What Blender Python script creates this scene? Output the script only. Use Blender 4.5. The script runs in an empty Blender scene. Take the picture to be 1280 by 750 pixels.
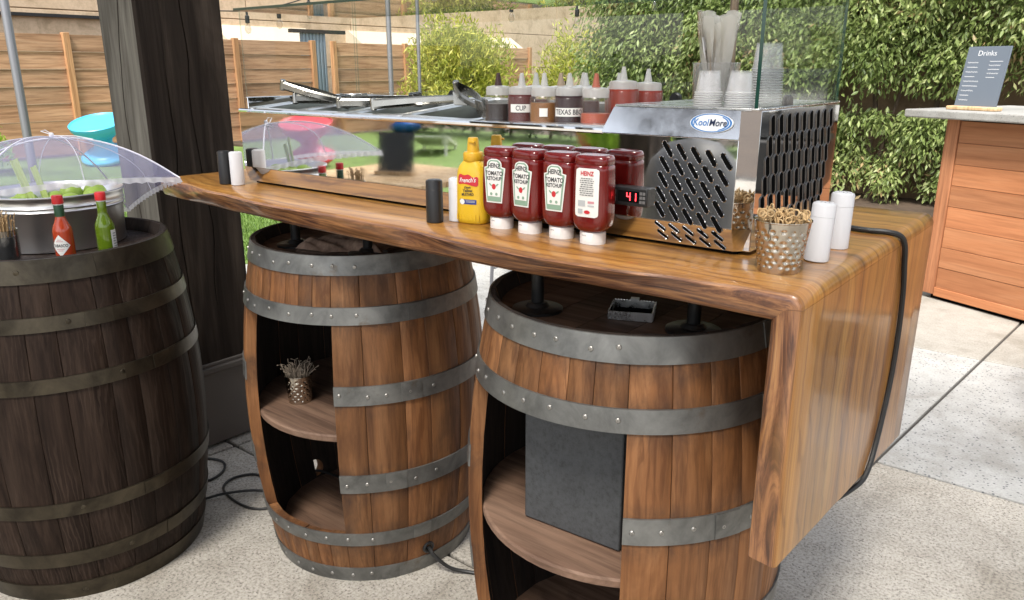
import bpy, bmesh, math, random
import numpy as np
from math import sin, cos, pi, radians, sqrt, hypot, atan2
from mathutils import Vector, Matrix
random.seed(7); RNG = np.random.default_rng(11)
SC = bpy.context.scene
COL = SC.collection

# ------------------------------------------------------------------ camera, sky, sun, exposure
cam_d = bpy.data.cameras.new('camera'); cam = bpy.data.objects.new('camera', cam_d); COL.objects.link(cam)
cam.location = (0, 0, 1.3272); cam.rotation_euler = (radians(90 - 16.55), 0, radians(38.73))
cam_d.sensor_width = 36; cam_d.lens = 27.44; cam_d.clip_start = .02; cam_d.clip_end = 500
SC.camera = cam
SC.cycles.transparent_max_bounces = 40
SUN = Vector((.16, -.50, .85)).normalized()
w = bpy.data.worlds.new('World'); SC.world = w; w.use_nodes = True
nt = w.node_tree; bg = nt.nodes['Background']
sky = nt.nodes.new('ShaderNodeTexSky'); sky.sky_type = 'NISHITA'; sky.sun_disc = False
sky.sun_elevation = math.asin(SUN.z); sky.sun_rotation = atan2(SUN.x, SUN.y)
sky.dust_density = 2.5; sky.air_density = 1.0
hsv = nt.nodes.new('ShaderNodeHueSaturation'); hsv.inputs['Saturation'].default_value = .38   # thin white haze over the whole sky
nt.links.new(sky.outputs[0], hsv.inputs['Color']); nt.links.new(hsv.outputs[0], bg.inputs[0]); bg.inputs[1].default_value = .115
sd = bpy.data.lights.new('sun', 'SUN'); sd.energy = 2.3; sd.angle = radians(14); sd.color = (1, .95, .87)
so = bpy.data.objects.new('sun', sd); COL.objects.link(so); so.rotation_euler = SUN.to_track_quat('Z', 'Y').to_euler()
so.location = (2, -3, 8)
SC.view_settings.view_transform = 'Standard'; SC.view_settings.look = 'None'
SC.view_settings.exposure = 1.46; SC.view_settings.gamma = 1

# ------------------------------------------------------------------ mesh helpers
class MB:
    def __init__(s): s.v = []; s.f = []; s.m = []
    def add(s, V, F, mi=0, M=None):
        o = len(s.v)
        if M is not None: V = [tuple(M @ Vector(p)) for p in V]
        s.v += [tuple(p) for p in V]; s.f += [tuple(i + o for i in f) for f in F]; s.m += [mi] * len(F)
        return s
    def box(s, x0, x1, y0, y1, z0, z1, mi=0, M=None):
        V = [(x, y, z) for z in (z0, z1) for y in (y0, y1) for x in (x0, x1)]
        return s.add(V, [(0, 2, 3, 1), (4, 5, 7, 6), (0, 1, 5, 4), (2, 6, 7, 3), (0, 4, 6, 2), (1, 3, 7, 5)], mi, M)
    def lathe(s, prof, n=32, mi=0, M=None, caps=True):
        V = []; F = []
        for r, z in prof:
            for k in range(n):
                a = 2 * pi * k / n; V.append((r * cos(a), r * sin(a), z))
        for i in range(len(prof) - 1):
            for k in range(n):
                k2 = (k + 1) % n; F.append((i * n + k, i * n + k2, (i + 1) * n + k2, (i + 1) * n + k))
        if caps:
            if prof[0][0] > 1e-5: F.append(tuple(range(n - 1, -1, -1)))
            if prof[-1][0] > 1e-5: F.append(tuple(range((len(prof) - 1) * n, len(prof) * n)))
        return s.add(V, F, mi, M)
    def loft(s, rings, mi=0, M=None, caps=True):
        n = len(rings[0]); V = [p for r in rings for p in r]; F = []
        for i in range(len(rings) - 1):
            for k in range(n):
                k2 = (k + 1) % n; F.append((i * n + k, i * n + k2, (i + 1) * n + k2, (i + 1) * n + k))
        if caps: F += [tuple(range(n - 1, -1, -1)), tuple(range((len(rings) - 1) * n, len(rings) * n))]
        return s.add(V, F, mi, M)
    def tube(s, path, r, n=8, mi=0, M=None, closed=False):
        P = [Vector(p) for p in path]; rings = []
        up = Vector((.13, .21, .97)); nrm = None
        for i, p in enumerate(P):
            a = P[i - 1] if i else P[0]; b = P[i + 1] if i < len(P) - 1 else P[-1]
            t = (b - a).normalized()
            if nrm is None:
                nrm = t.cross(up)
                if nrm.length < .1: nrm = t.cross(Vector((1, 0, 0)))
            nrm = (nrm - t * nrm.dot(t)).normalized(); bn = t.cross(nrm)
            rr = r[i] if isinstance(r, (list, tuple)) else r
            rings.append([p + (nrm * cos(2 * pi * k / n) + bn * sin(2 * pi * k / n)) * rr for k in range(n)])
        return s.loft(rings, mi, M)
    def prism(s, poly, z0, z1, mi=0, M=None):
        n = len(poly); V = [(x, y, z0) for x, y in poly] + [(x, y, z1) for x, y in poly]
        F = [tuple(range(n - 1, -1, -1)), tuple(range(n, 2 * n))] + [(k, (k + 1) % n, n + (k + 1) % n, n + k) for k in range(n)]
        return s.add(V, F, mi, M)
    def mesh(s, name, mats, smooth=True, ang=35):
        me = bpy.data.meshes.new(name); me.from_pydata(s.v, [], s.f)
        for m in (mats if isinstance(mats, (list, tuple)) else [mats]): me.materials.append(m)
        if any(s.m): me.polygons.foreach_set('material_index', s.m)
        bm = bmesh.new(); bm.from_mesh(me); bmesh.ops.recalc_face_normals(bm, faces=bm.faces); bm.to_mesh(me); bm.free()
        if smooth:
            me.polygons.foreach_set('use_smooth', [True] * len(me.polygons)); me.set_sharp_from_angle(angle=radians(ang))
        me.update(); return me
    def build(s, name, mats, parent=None, loc=None, rot=None, smooth=True, ang=35, bevel=0):
        o = link(name, s.mesh(name, mats, smooth, ang), parent, loc, rot)
        if bevel: bev(o, bevel)
        return o
def link(name, data, parent=None, loc=None, rot=None):
    o = bpy.data.objects.new(name, data); COL.objects.link(o)
    if parent: o.parent = parent
    if loc is not None: o.location = loc
    if rot is not None: o.rotation_euler = rot
    return o
def bev(o, wd, seg=2):
    m = o.modifiers.new('bevel', 'BEVEL'); m.width = wd; m.segments = seg; m.limit_method = 'ANGLE'; m.angle_limit = radians(40)
def tag(o, label=None, cat=None, group=None, kind=None):
    if label: o['label'] = label
    if cat: o['category'] = cat
    if group: o['group'] = group
    if kind: o['kind'] = kind
    return o
def thing(name, label, cat, loc=(0, 0, 0), rot=0, group=None):
    o = link(name, None, None, loc, (0, 0, rot) if not isinstance(rot, tuple) else rot)
    o.empty_display_size = .05
    return tag(o, label, cat, group)
def copy_tree(o, parent=None, label=None, loc=None, rot=None):
    c = o.copy(); COL.objects.link(c); c.parent = parent
    if label: c['label'] = label
    if loc is not None: c.location = loc
    if rot is not None: c.rotation_euler = (0, 0, rot) if not isinstance(rot, tuple) else rot
    for ch in o.children: copy_tree(ch, c)
    return c
def superell(a, b, n, z, k=40):
    R = []
    for i in range(k):
        t = 2 * pi * i / k; c, s_ = cos(t), sin(t)
        R.append((a * math.copysign(abs(c) ** (2 / n), c), b * math.copysign(abs(s_) ** (2 / n), s_), z))
    return R
def T(x, y, z): return Matrix.Translation((x, y, z))
def Rx(a): return Matrix.Rotation(a, 4, 'X')
def Ry(a): return Matrix.Rotation(a, 4, 'Y')
def Rz(a): return Matrix.Rotation(a, 4, 'Z')
def text_geo(txt, size, sx=1, bold=0):
    cu = bpy.data.curves.new('t', 'FONT'); cu.body = txt; cu.size = size; cu.align_x = 'CENTER'; cu.align_y = 'CENTER'; cu.offset = bold; cu.resolution_u = 3
    o = bpy.data.objects.new('t', cu); COL.objects.link(o)
    dg = bpy.context.evaluated_depsgraph_get(); me = bpy.data.meshes.new_from_object(o.evaluated_get(dg))
    V = [(v.co.x * sx, v.co.y) for v in me.vertices]; F = [tuple(p.vertices) for p in me.polygons]
    bpy.data.objects.remove(o); bpy.data.curves.remove(cu); bpy.data.meshes.remove(me)
    return V, F
def vnoise(x, seed=0):
    r = random.Random(seed); s = 0
    for k in range(5): s += sin(x * (1.7 ** k) * 2.3 + r.random() * 6.28) / (1.5 ** k)
    return s / 2.2

# ------------------------------------------------------------------ materials
def newmat(name):
    m = bpy.data.materials.new(name); m.use_nodes = True
    return m, m.node_tree.nodes, m.node_tree.links, m.node_tree.nodes['Principled BSDF']
def pb(name, col, rough=.5, metal=0, coat=0, spec=None, trans=0, emis=None, es=0):
    m, N, L, B = newmat(name)
    B.inputs['Base Color'].default_value = (*col, 1); B.inputs['Roughness'].default_value = rough; B.inputs['Metallic'].default_value = metal
    B.inputs['Coat Weight'].default_value = coat
    if spec is not None: B.inputs['Specular IOR Level'].default_value = spec
    if emis: B.inputs['Emission Color'].default_value = (*emis, 1); B.inputs['Emission Strength'].default_value = es
    return m
def ramp(N, L, fac, stops):
    r = N.new('ShaderNodeValToRGB'); e = r.color_ramp.elements
    while len(e) < len(stops): e.new(.5)
    for el, (p, c) in zip(e, stops): el.position = p; el.color = (*c, 1) if len(c) == 3 else c
    L.new(fac, r.inputs[0]); return r.outputs[0]
def coords(N, L, kind='Object', rnd=False):
    if kind == 'attr':
        a = N.new('ShaderNodeAttribute'); a.attribute_name = 'wcoord'; v = a.outputs['Vector']
    else: v = N.new('ShaderNodeTexCoord').outputs[kind]
    if rnd:
        oi = N.new('ShaderNodeObjectInfo'); mm = N.new('ShaderNodeMath'); mm.operation = 'MULTIPLY'; mm.inputs[1].default_value = 37.0; L.new(oi.outputs['Random'], mm.inputs[0])
        va = N.new('ShaderNodeVectorMath'); va.operation = 'ADD'; L.new(v, va.inputs[0]); L.new(mm.outputs[0], va.inputs[1]); v = va.outputs[0]
    return v
def mapping(N, L, v, sc):
    mp = N.new('ShaderNodeMapping'); mp.inputs['Scale'].default_value = sc; L.new(v, mp.inputs[0]); return mp.outputs[0]
def noise(N, L, v, scale, detail=4, rough=.55, dist=0):
    n = N.new('ShaderNodeTexNoise'); n.inputs['Scale'].default_value = scale; n.inputs['Detail'].default_value = detail; n.inputs['Roughness'].default_value = rough; n.inputs['Distortion'].default_value = dist
    L.new(v, n.inputs['Vector']); return n.outputs['Fac']
def mix(N, L, a, b, fac, mode='MIX'):
    x = N.new('ShaderNodeMix'); x.data_type = 'RGBA'; x.blend_type = mode
    for s, val in ((x.inputs[0], fac), (x.inputs[6], a), (x.inputs[7], b)):
        if isinstance(val, (int, float)): s.default_value = val
        elif isinstance(val, tuple): s.default_value = (*val, 1)
        else: L.new(val, s)
    return x.outputs[2]
def bump(N, L, B, h, strength=.3, dist=.002):
    b = N.new('ShaderNodeBump'); b.inputs['Strength'].default_value = strength; b.inputs['Distance'].default_value = dist
    L.new(h, b.inputs['Height']); L.new(b.outputs[0], B.inputs['Normal'])
def wood(name, c_dark, c_mid, c_light, grain=(60, 60, 3), big=(9, 9, 1.2), rough=.55, coat=0, kind='Object', rnd=True, bstr=.35, stain=None, vary=.5, bd=.0015, iron=None, spec=.4, fig=None, gstr=.8):
    m, N, L, B = newmat(name)
    v = coords(N, L, kind, rnd)
    g1 = noise(N, L, mapping(N, L, v, big), 1.0, 5, .6, 1.6)
    g2 = noise(N, L, mapping(N, L, v, grain), 1.0, 4, .65, .4)
    c = ramp(N, L, g1, [(.28, c_dark), (.5, c_mid), (.72, c_light)])
    gr = ramp(N, L, g2, [(.3, (.45, .42, .4)), (.55, (1, 1, 1)), (.8, (1.15, 1.12, 1.1))])
    c = mix(N, L, c, gr, gstr, 'MULTIPLY')
    if fig:
        wt = N.new('ShaderNodeTexWave'); wt.wave_type = 'RINGS'; wt.rings_direction = 'Z'; wt.inputs['Scale'].default_value = fig[1]; wt.inputs['Distortion'].default_value = 9; wt.inputs['Detail'].default_value = 3; wt.inputs['Detail Scale'].default_value = 1.4
        L.new(mapping(N, L, v, (1, 1, .16)), wt.inputs['Vector']); fr_ = ramp(N, L, wt.outputs['Fac'], [(0, (0, 0, 0)), (.72, (0, 0, 0)), (.95, (1, 1, 1))])
        fn = ramp(N, L, noise(N, L, mapping(N, L, v, (6, 6, 3)), 1.0, 3), [(.42, (0, 0, 0)), (.62, (fig[2],) * 3)]); c = mix(N, L, c, fig[0], mix(N, L, fr_, fn, 1.0, 'MULTIPLY'))
    if rnd:
        oi = N.new('ShaderNodeObjectInfo')
        rr = ramp(N, L, oi.outputs['Random'], [(0, (1 - vary,) * 3), (.5, (1, .97, .94)), (1, (1 + vary * .45, 1 + vary * .35, 1 + vary * .3))])
        c = mix(N, L, c, rr, 1.0, 'MULTIPLY')
    if stain:
        s = noise(N, L, mapping(N, L, v, stain[1]), 1.0, 5, .6, .5)
        sm = ramp(N, L, s, [(stain[2], (0, 0, 0)), (stain[2] + .14, (1, 1, 1))])
        c = mix(N, L, c, stain[0], mix(N, L, (0, 0, 0), sm, stain[3]))
    if iron:
        sx = N.new('ShaderNodeSeparateXYZ'); L.new(N.new('ShaderNodeTexCoord').outputs['Object'], sx.inputs[0]); stops = [(0, (0, 0, 0))]
        for a0_, a1_ in iron: stops += [(max(.001, a0_ - .045), (0, 0, 0)), (a0_, (1, 1, 1)), (a1_, (.8, .8, .8)), (min(.999, a1_ + .03), (0, 0, 0))]
        # ramp holds 32 stops at most
        zr = ramp(N, L, sx.outputs[2], stops[:31]); ns = noise(N, L, mapping(N, L, v, (14, 14, 9)), 1.0, 5, .7, .6)
        nr = ramp(N, L, ns, [(.40, (0, 0, 0)), (.68, (.85, .85, .85))]); c = mix(N, L, c, (.03, .02, .016), mix(N, L, zr, nr, 1.0, 'MULTIPLY'))
    L.new(c, B.inputs['Base Color']); B.inputs['Roughness'].default_value = rough; B.inputs['Specular IOR Level'].default_value = spec
    rv = ramp(N, L, g2, [(.3, (min(1, rough + .2),) * 3), (.7, (rough,) * 3)]); L.new(rv, B.inputs['Roughness'])
    B.inputs['Coat Weight'].default_value = coat; B.inputs['Coat Roughness'].default_value = .12
    bump(N, L, B, g2, bstr, bd)
    return m
def metal_mottled(name, c1, c2, rough, sc=18, metal=1, rust=None, rr=.15):
    m, N, L, B = newmat(name)
    v = coords(N, L, 'Object', True)
    n1 = noise(N, L, v, sc, 6, .65, .4); c = ramp(N, L, n1, [(.32, c1), (.68, c2)])
    if rust:
        n3 = noise(N, L, v, 9, 6, .7); rm = ramp(N, L, n3, [(.60, (0, 0, 0)), (.72, (1, 1, 1))]); c = mix(N, L, c, rust, mix(N, L, (0, 0, 0), rm, .7))
    L.new(c, B.inputs['Base Color']); B.inputs['Metallic'].default_value = metal
    n2 = noise(N, L, v, sc * 2.3, 5, .6); r = ramp(N, L, n2, [(.3, (rough,) * 3), (.7, (min(1, rough + rr),) * 3)]); L.new(r, B.inputs['Roughness'])
    bump(N, L, B, n2, .12, .001)
    return m
def concrete(name, c1, c2, chip=None, chipsc=60, chipth=.16, speck=.5, fine=160, dirt=.8):
    m, N, L, B = newmat(name)
    v = coords(N, L, 'Object', False)
    a = noise(N, L, v, 1.3, 6, .6); c = ramp(N, L, a, [(.3, c1), (.7, c2)])
    f = noise(N, L, v, fine, 3, .7); fr = ramp(N, L, f, [(.32, (.45, .44, .43)), (.5, (.95, .95, .95)), (.7, (1.2, 1.2, 1.18))])
    c = mix(N, L, c, fr, speck, 'MULTIPLY')
    s2 = noise(N, L, v, 14, 5, .7); sr = ramp(N, L, s2, [(.3, (.8, .79, .77)), (.6, (1, 1, 1))]); c = mix(N, L, c, sr, .8, 'MULTIPLY')
    d2 = noise(N, L, v, 2.6, 7, .72, .4); dr = ramp(N, L, d2, [(.36, (.70, .68, .64)), (.5, (.97, .97, .96)), (.7, (1.04, 1.04, 1.03))]); c = mix(N, L, c, dr, dirt, 'MULTIPLY')
    if chip:
        vo = N.new('ShaderNodeTexVoronoi'); vo.inputs['Scale'].default_value = chipsc; L.new(v, vo.inputs['Vector'])
        cm = ramp(N, L, vo.outputs['Distance'], [(chipth, (1, 1, 1)), (chipth + .06, (0, 0, 0))])
        w2 = N.new('ShaderNodeTexWhiteNoise'); L.new(vo.outputs['Position'], w2.inputs['Vector'])
        keep = ramp(N, L, w2.outputs['Value'], [(.5, (0, 0, 0)), (.55, (1, 1, 1))])
        cm = mix(N, L, cm, keep, 1.0, 'MULTIPLY'); c = mix(N, L, c, chip, cm)
    L.new(c, B.inputs['Base Color']); B.inputs['Roughness'].default_value = .8
    bump(N, L, B, f, .35, .002)
    return m
def leafmat(name, stops, trans=.35, rough=.45):
    m, N, L, B = newmat(name)
    a = N.new('ShaderNodeAttribute'); a.attribute_name = 'tint'
    c = ramp(N, L, a.outputs['Fac'], stops); L.new(c, B.inputs['Base Color']); B.inputs['Roughness'].default_value = rough
    tr = N.new('ShaderNodeBsdfTranslucent'); L.new(c, tr.inputs[0])
    ms = N.new('ShaderNodeMixShader'); ms.inputs[0].default_value = trans
    L.new(B.outputs[0], ms.inputs[1]); L.new(tr.outputs[0], ms.inputs[2]); L.new(ms.outputs[0], N['Material Output'].inputs[0])
    return m
def glassmat(name, tint=(.96, .98, .97), refl=1.0, haze=0, hazecol=(.8, .8, .8), rough=0.0):
    m, N, L, B = newmat(name); N.remove(B)
    t = N.new('ShaderNodeBsdfTransparent'); t.inputs[0].default_value = (*tint, 1)
    g = N.new('ShaderNodeBsdfGlossy'); g.inputs['Roughness'].default_value = rough; g.inputs[0].default_value = (1, 1, 1, 1)
    fr = N.new('ShaderNodeFresnel'); geo = N.new('ShaderNodeNewGeometry'); io = N.new('ShaderNodeMapRange')
    io.inputs['To Min'].default_value = 1.45; io.inputs['To Max'].default_value = 1 / 1.45; L.new(geo.outputs['Backfacing'], io.inputs['Value']); L.new(io.outputs[0], fr.inputs[0])
    mul = N.new('ShaderNodeMath'); mul.operation = 'MULTIPLY'; mul.inputs[1].default_value = refl; mul.use_clamp = True; L.new(fr.outputs[0], mul.inputs[0])
    base = t.outputs[0]
    if haze:
        d = N.new('ShaderNodeBsdfDiffuse'); d.inputs[0].default_value = (*hazecol, 1)
        tl = N.new('ShaderNodeBsdfTranslucent'); tl.inputs[0].default_value = (*hazecol, 1)
        m2 = N.new('ShaderNodeMixShader'); m2.inputs[0].default_value = .5; L.new(d.outputs[0], m2.inputs[1]); L.new(tl.outputs[0], m2.inputs[2])
        m1 = N.new('ShaderNodeMixShader'); m1.inputs[0].default_value = haze; L.new(base, m1.inputs[1]); L.new(m2.outputs[0], m1.inputs[2]); base = m1.outputs[0]
    ms = N.new('ShaderNodeMixShader'); L.new(mul.outputs[0], ms.inputs[0]); L.new(base, ms.inputs[1]); L.new(g.outputs[0], ms.inputs[2])
    L.new(ms.outputs[0], N['Material Output'].inputs[0]); return m
def steelmat(name, col, rough, wav=0.0, wsc=6, smear=0):
    m, N, L, B = newmat(name); B.inputs['Base Color'].default_value = (*col, 1); B.inputs['Metallic'].default_value = 1; B.inputs['Roughness'].default_value = rough
    v = coords(N, L, 'Object')
    if smear:
        s = noise(N, L, v, 30, 6, .7); r = ramp(N, L, s, [(.4, (rough,) * 3), (.75, (rough + smear,) * 3)]); L.new(r, B.inputs['Roughness'])
    if wav: bump(N, L, B, noise(N, L, v, wsc, 1, .3), wav, .01)
    return m

M = {}
M['oak'] = wood('oak_stave', (.11, .045, .017), (.205, .089, .033), (.315, .152, .064), (70, 70, 3.5), (11, 11, 1.5), .5, .05, stain=((.035, .02, .014), (5, 5, 2.4), .60, .75), vary=.3, iron=[(.123, .163), (.29, .342), (.533, .583), (.735, .778), (.853, .9)], spec=.28, bstr=.6, fig=((.10, .036, .012), 22, .55), gstr=.7)
M['char'] = wood('charred_inside', (.012, .008, .006), (.022, .014, .010), (.035, .023, .016), rough=.85, vary=.2)
M['oak_in'] = wood('oak_inside', (.05, .027, .017), (.09, .05, .032), (.14, .08, .055), rough=.75, vary=.3)
M['head'] = wood('barrel_head', (.045, .024, .014), (.085, .047, .028), (.13, .075, .046), (3, 60, 60), (1, 9, 9), .6, vary=.3)
M['shelf'] = wood('shelf_wood', (.11, .062, .04), (.18, .108, .072), (.25, .16, .11), (4, 70, 30), (1.2, 9, 9), .6, vary=.15, stain=((.06, .04, .03), (6, 12, 6), .62, .6))
M['dark_oak'] = wood('dark_stained_oak', (.012, .0068, .0045), (.023, .0140, .0098), (.044, .0285, .0200), (80, 80, 3), (14, 14, 1.6), .50, .0, vary=.4, bstr=.8, spec=.16, fig=((.085, .06, .045), 34, .26))
M['galv'] = metal_mottled('galvanised_hoop', (.105, .105, .10), (.235, .235, .222), .42, 12, .7, (.12, .075, .04))
M['bronze'] = metal_mottled('aged_dark_hoop', (.042, .035, .026), (.105, .088, .062), .30, 11, .85, (.035, .028, .02))
M['screw'] = pb('screw_steel', (.34, .33, .31), .4, .9)
M['slot'] = pb('screw_recess', (.02, .02, .02), .6)
M['black_pipe'] = pb('black_iron', (.018, .018, .018), .4, .5)
M['post'] = wood('weathered_dark_timber', (.014, .010, .0075), (.025, .0185, .014), (.062, .048, .037), (38, 38, 1.6), (7, 7, .7), .75, 0, rnd=False, bstr=.9, bd=.004, stain=((.007, .006, .005), (22, 22, .8), .62, .8), spec=.2)
M['post_lit'] = wood('lit_weathered_timber_face', (.055, .05, .041), (.10, .092, .077), (.15, .14, .12), (38, 38, 2.6), (9, 9, 1.1), .85, 0, rnd=False, bstr=1.0, bd=.004, stain=((.03, .027, .022), (30, 30, 2.0), .60, .8))  # pitted weathered grain; the lighter grey is daylight painted into this face
M['trim'] = pb('painted_trim', (.085, .075, .066), .6)
M['roof'] = wood('roof_timber', (.03, .02, .014), (.05, .034, .024), (.08, .055, .04), (30, 2, 30), (6, .8, 6), .7, vary=.3)
M['steel'] = steelmat('polished_steel', (.80, .80, .79), .02, .012, 3.5, .05)
M['steel_b'] = steelmat('brushed_steel', (.62, .62, .61), .22, 0, 5, .2)
M['steel_b2'] = steelmat('satin_strip', (.72, .73, .74), .14, .0, 5, .12)
M['pan'] = steelmat('pan_steel', (.50, .50, .48), .24, 0, 5, .15)
M['tong_dk'] = steelmat('slot_edge_steel', (.20, .19, .18), .3)
M['pan_rim'] = steelmat('pan_rim', (.85, .85, .84), .28, 0, 5, .1)
M['pan_in'] = steelmat('pan_inside', (.22, .22, .20), .3, 0, 5, .1)
M['tong'] = steelmat('tong_steel', (.36, .35, .32), .25, 0, 5, .1)
M['tub'] = steelmat('tub_steel', (.80, .80, .79), .33, .03, 8, .04)
M['dark'] = pb('dark_inside', (.005, .005, .005), .9, spec=0)
M['hammer'] = steelmat('hammered_steel', (.50, .45, .38), .15)
M['glass'] = glassmat('sneeze_glass', (.965, .98, .972), 1.0)
M['glass_edge'] = pb('glass_edge', (.012, .05, .038), .12, 0, .6)
M['edge_pale'] = glassmat('pale_glass_edge', (.7, .8, .76), 1.5, .1, (.6, .7, .66))
M['clear'] = glassmat('clear_plastic', (.93, .93, .93), 1.0, .10, (.8, .8, .8), .1)
M['cupstack'] = glassmat('portion_cup_plastic', (.98, .98, .98), .7, .15, (.92, .92, .92), .12)
M['cup_rim'] = glassmat('portion_cup_rim', (.95, .95, .95), 1.0, .55, (.8, .8, .8), .15)
M['bottle_clear'] = glassmat('squeeze_plastic', (.96, .95, .94), .8, .05, (.7, .66, .62), .25)
M['jar'] = glassmat('jar_glass', (.75, .75, .75), 2.2)
M['net'] = glassmat('net_mesh', (.96, .96, .98), .0, .27, (.66, .66, .95))
M['wrap'] = glassmat('plastic_wrap', (.92, .92, .9), 1.3, .5, (.74, .71, .66), .2)
M['white_rod'] = pb('white_rod', (.75, .75, .8), .5)
M['lace'] = glassmat('lace', (1, 1, 1), 0, .75, (.85, .85, .9))
M['black'] = pb('black_plastic', (.012, .012, .013), .38)
M['white'] = pb('white_plastic', (.60, .60, .62), .4)
M['offwhite'] = pb('off_white_cap', (.74, .70, .67), .42)
M['rubber'] = pb('cable_rubber', (.012, .012, .012), .5)
M['ketchup'] = pb('ketchup_red', (.13, .006, .005), .17, 0, .3)
M['lab_white'] = pb('label_paper', (.72, .71, .68), .5)
M['lab_green'] = pb('label_green', (.22, .34, .25), .5)
M['lab_ink'] = pb('label_ink', (.03, .03, .035), .5)
M['lab_red'] = pb('label_red', (.5, .02, .03), .5)
M['mustard'] = pb('mustard_yellow', (.66, .42, .018), .3, 0, .2)
M['mustard_cap'] = pb('mustard_cap', (.60, .34, .015), .4)
M['blue_lab'] = pb('label_blue', (.03, .05, .22), .5)
M['led'] = pb('led_digits', (.3, .0, .0), .5, emis=(1, .04, .05), es=2.2)
M['logo_blue'] = pb('logo_blue', (.03, .16, .42), .35)
M['logo_white'] = pb('logo_white', (.72, .74, .76), .35)
M['logo_ink'] = pb('logo_ink', (.01, .02, .06), .35)
M['speaker'] = concrete('grey_felt', (.05, .053, .056), (.075, .079, .083), None, speck=.55, fine=110, dirt=.2)
M['chalk'] = pb('chalkboard', (.12, .145, .18), .5)
M['chalk_dk'] = pb('dark_chalkboard', (.03, .034, .042), .5)
M['chalk_ink'] = pb('chalk_writing', (.75, .76, .78), .8)
M['pale_wood'] = wood('pale_wood', (.5, .33, .17), (.62, .43, .24), (.7, .52, .32), rnd=False)
M['fence'] = wood('cedar_fence', (.33, .175, .095), (.45, .26, .15), (.55, .34, .21), (30, 1.6, 30), (6, .6, 6), .75, vary=.25, stain=((.22, .10, .05), (3, .8, 3), .62, .5))
M['fence_post'] = wood('cedar_post', (.36, .17, .075), (.46, .24, .115), (.54, .31, .16), (30, 30, 1.5), (6, 6, .6), .75, vary=.2)
M['bar_wood'] = wood('bar_boards', (.40, .155, .065), (.48, .20, .088), (.54, .25, .12), (2.2, 50, 50), (.8, 9, 9), .5, .05, vary=.2, gstr=.4)
M['stone'] = concrete('stone_top', (.30, .30, .29), (.45, .44, .42), (.15, .15, .15), 90, .2, .4)
M['stucco'] = concrete('beige_panel', (.62, .46, .30), (.69, .53, .37), None, speck=.12, fine=90)
M['hood'] = pb('pale_hood', (.55, .47, .37), .7)
M['white_paint'] = pb('white_paint', (.72, .70, .66), .6)
M['bluegrey'] = pb('blue_grey_metal', (.22, .29, .35), .5)
M['tan_wall'] = concrete('tan_garden_wall', (.20, .135, .08), (.27, .18, .11), None, speck=.3, fine=40)
M['agg'] = concrete('aggregate_concrete', (.42, .39, .345), (.50, .47, .42), (.16, .145, .125), 95, .20, 1.0, 115)
M['chips'] = concrete('seeded_concrete', (.40, .40, .39), (.47, .47, .46), (.15, .155, .16), 75, .26, .4, 120)
M['plain'] = concrete('plain_concrete', (.34, .325, .29), (.42, .40, .365), None, speck=.5, fine=120)
M['joint'] = pb('joint_sand', (.06, .055, .05), .95)
M['soil'] = concrete('mulch', (.06, .04, .028), (.11, .075, .05), None, speck=.9, fine=45)
M['turf'] = concrete('turf', (.11, .19, .035), (.17, .27, .06), None, speck=.8, fine=70)
M['pole'] = pb('grey_pole', (.23, .23, .245), .4, .6)
M['turq'] = pb('turquoise_plastic', (.07, .48, .78), .35)
M['redp'] = pb('red_plastic', (.62, .05, .07), .35)
M['bluep'] = pb('blue_plastic', (.03, .16, .55), .35)
M['bin'] = pb('grey_bin', (.13, .13, .13), .5)
M['bark'] = wood('bark', (.06, .04, .03), (.11, .08, .055), (.17, .12, .085), (30, 30, 5), (8, 8, 2), .9, rnd=False, bstr=1, bd=.01)
M['burlap'] = wood('brown_cloth', (.13, .085, .06), (.22, .15, .11), (.32, .23, .17), (50, 8, 50), (10, 2, 10), .9, rnd=False)
M['stick'] = wood('bamboo_picks', (.42, .27, .12), (.55, .38, .19), (.66, .5, .28), (90, 90, 9), (20, 20, 4), .55, vary=.2)
M['dry'] = pb('dried_stems', (.25, .20, .15), .8)
M['hedge'] = leafmat('hedge_leaf', [(0, (.085, .13, .035)), (.45, (.20, .27, .075)), (.8, (.33, .40, .14)), (.97, (.48, .52, .24)), (1, (.42, .31, .15))])
M['yellow'] = leafmat('yellow_green_leaf', [(0, (.20, .25, .03)), (.5, (.40, .42, .06)), (1, (.60, .56, .11))], .4)
M['dkhedge'] = leafmat('dark_hedge_leaf', [(0, (.02, .05, .015)), (.6, (.05, .11, .03)), (1, (.09, .17, .05))])
M['lime'] = leafmat('lime_leaf', [(0, (.22, .38, .03)), (1, (.40, .58, .06))], .4)
M['blade'] = leafmat('grass_blade', [(0, (.06, .12, .02)), (.6, (.14, .25, .04)), (1, (.25, .36, .09))], .3)
M['celery'] = pb('celery', (.42, .52, .16), .4)
M['limefruit'] = pb('lime_skin', (.30, .44, .06), .4)
M['hot_red'] = pb('hot_sauce_red', (.36, .045, .015), .12, 0, .4)
M['hot_green'] = pb('hot_sauce_green', (.09, .15, .008), .12, 0, .4)
M['cap_red'] = pb('cap_red', (.55, .015, .02), .35)
M['collar'] = pb('collar_green', (.01, .05, .02), .35)
M['kraft'] = pb('kraft', (.36, .28, .2), .8)
M['track'] = pb('lamp_black', (.015, .015, .015), .4)
M['bulb'] = glassmat('bulb_glass', (.85, .83, .8), 1.5)

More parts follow.
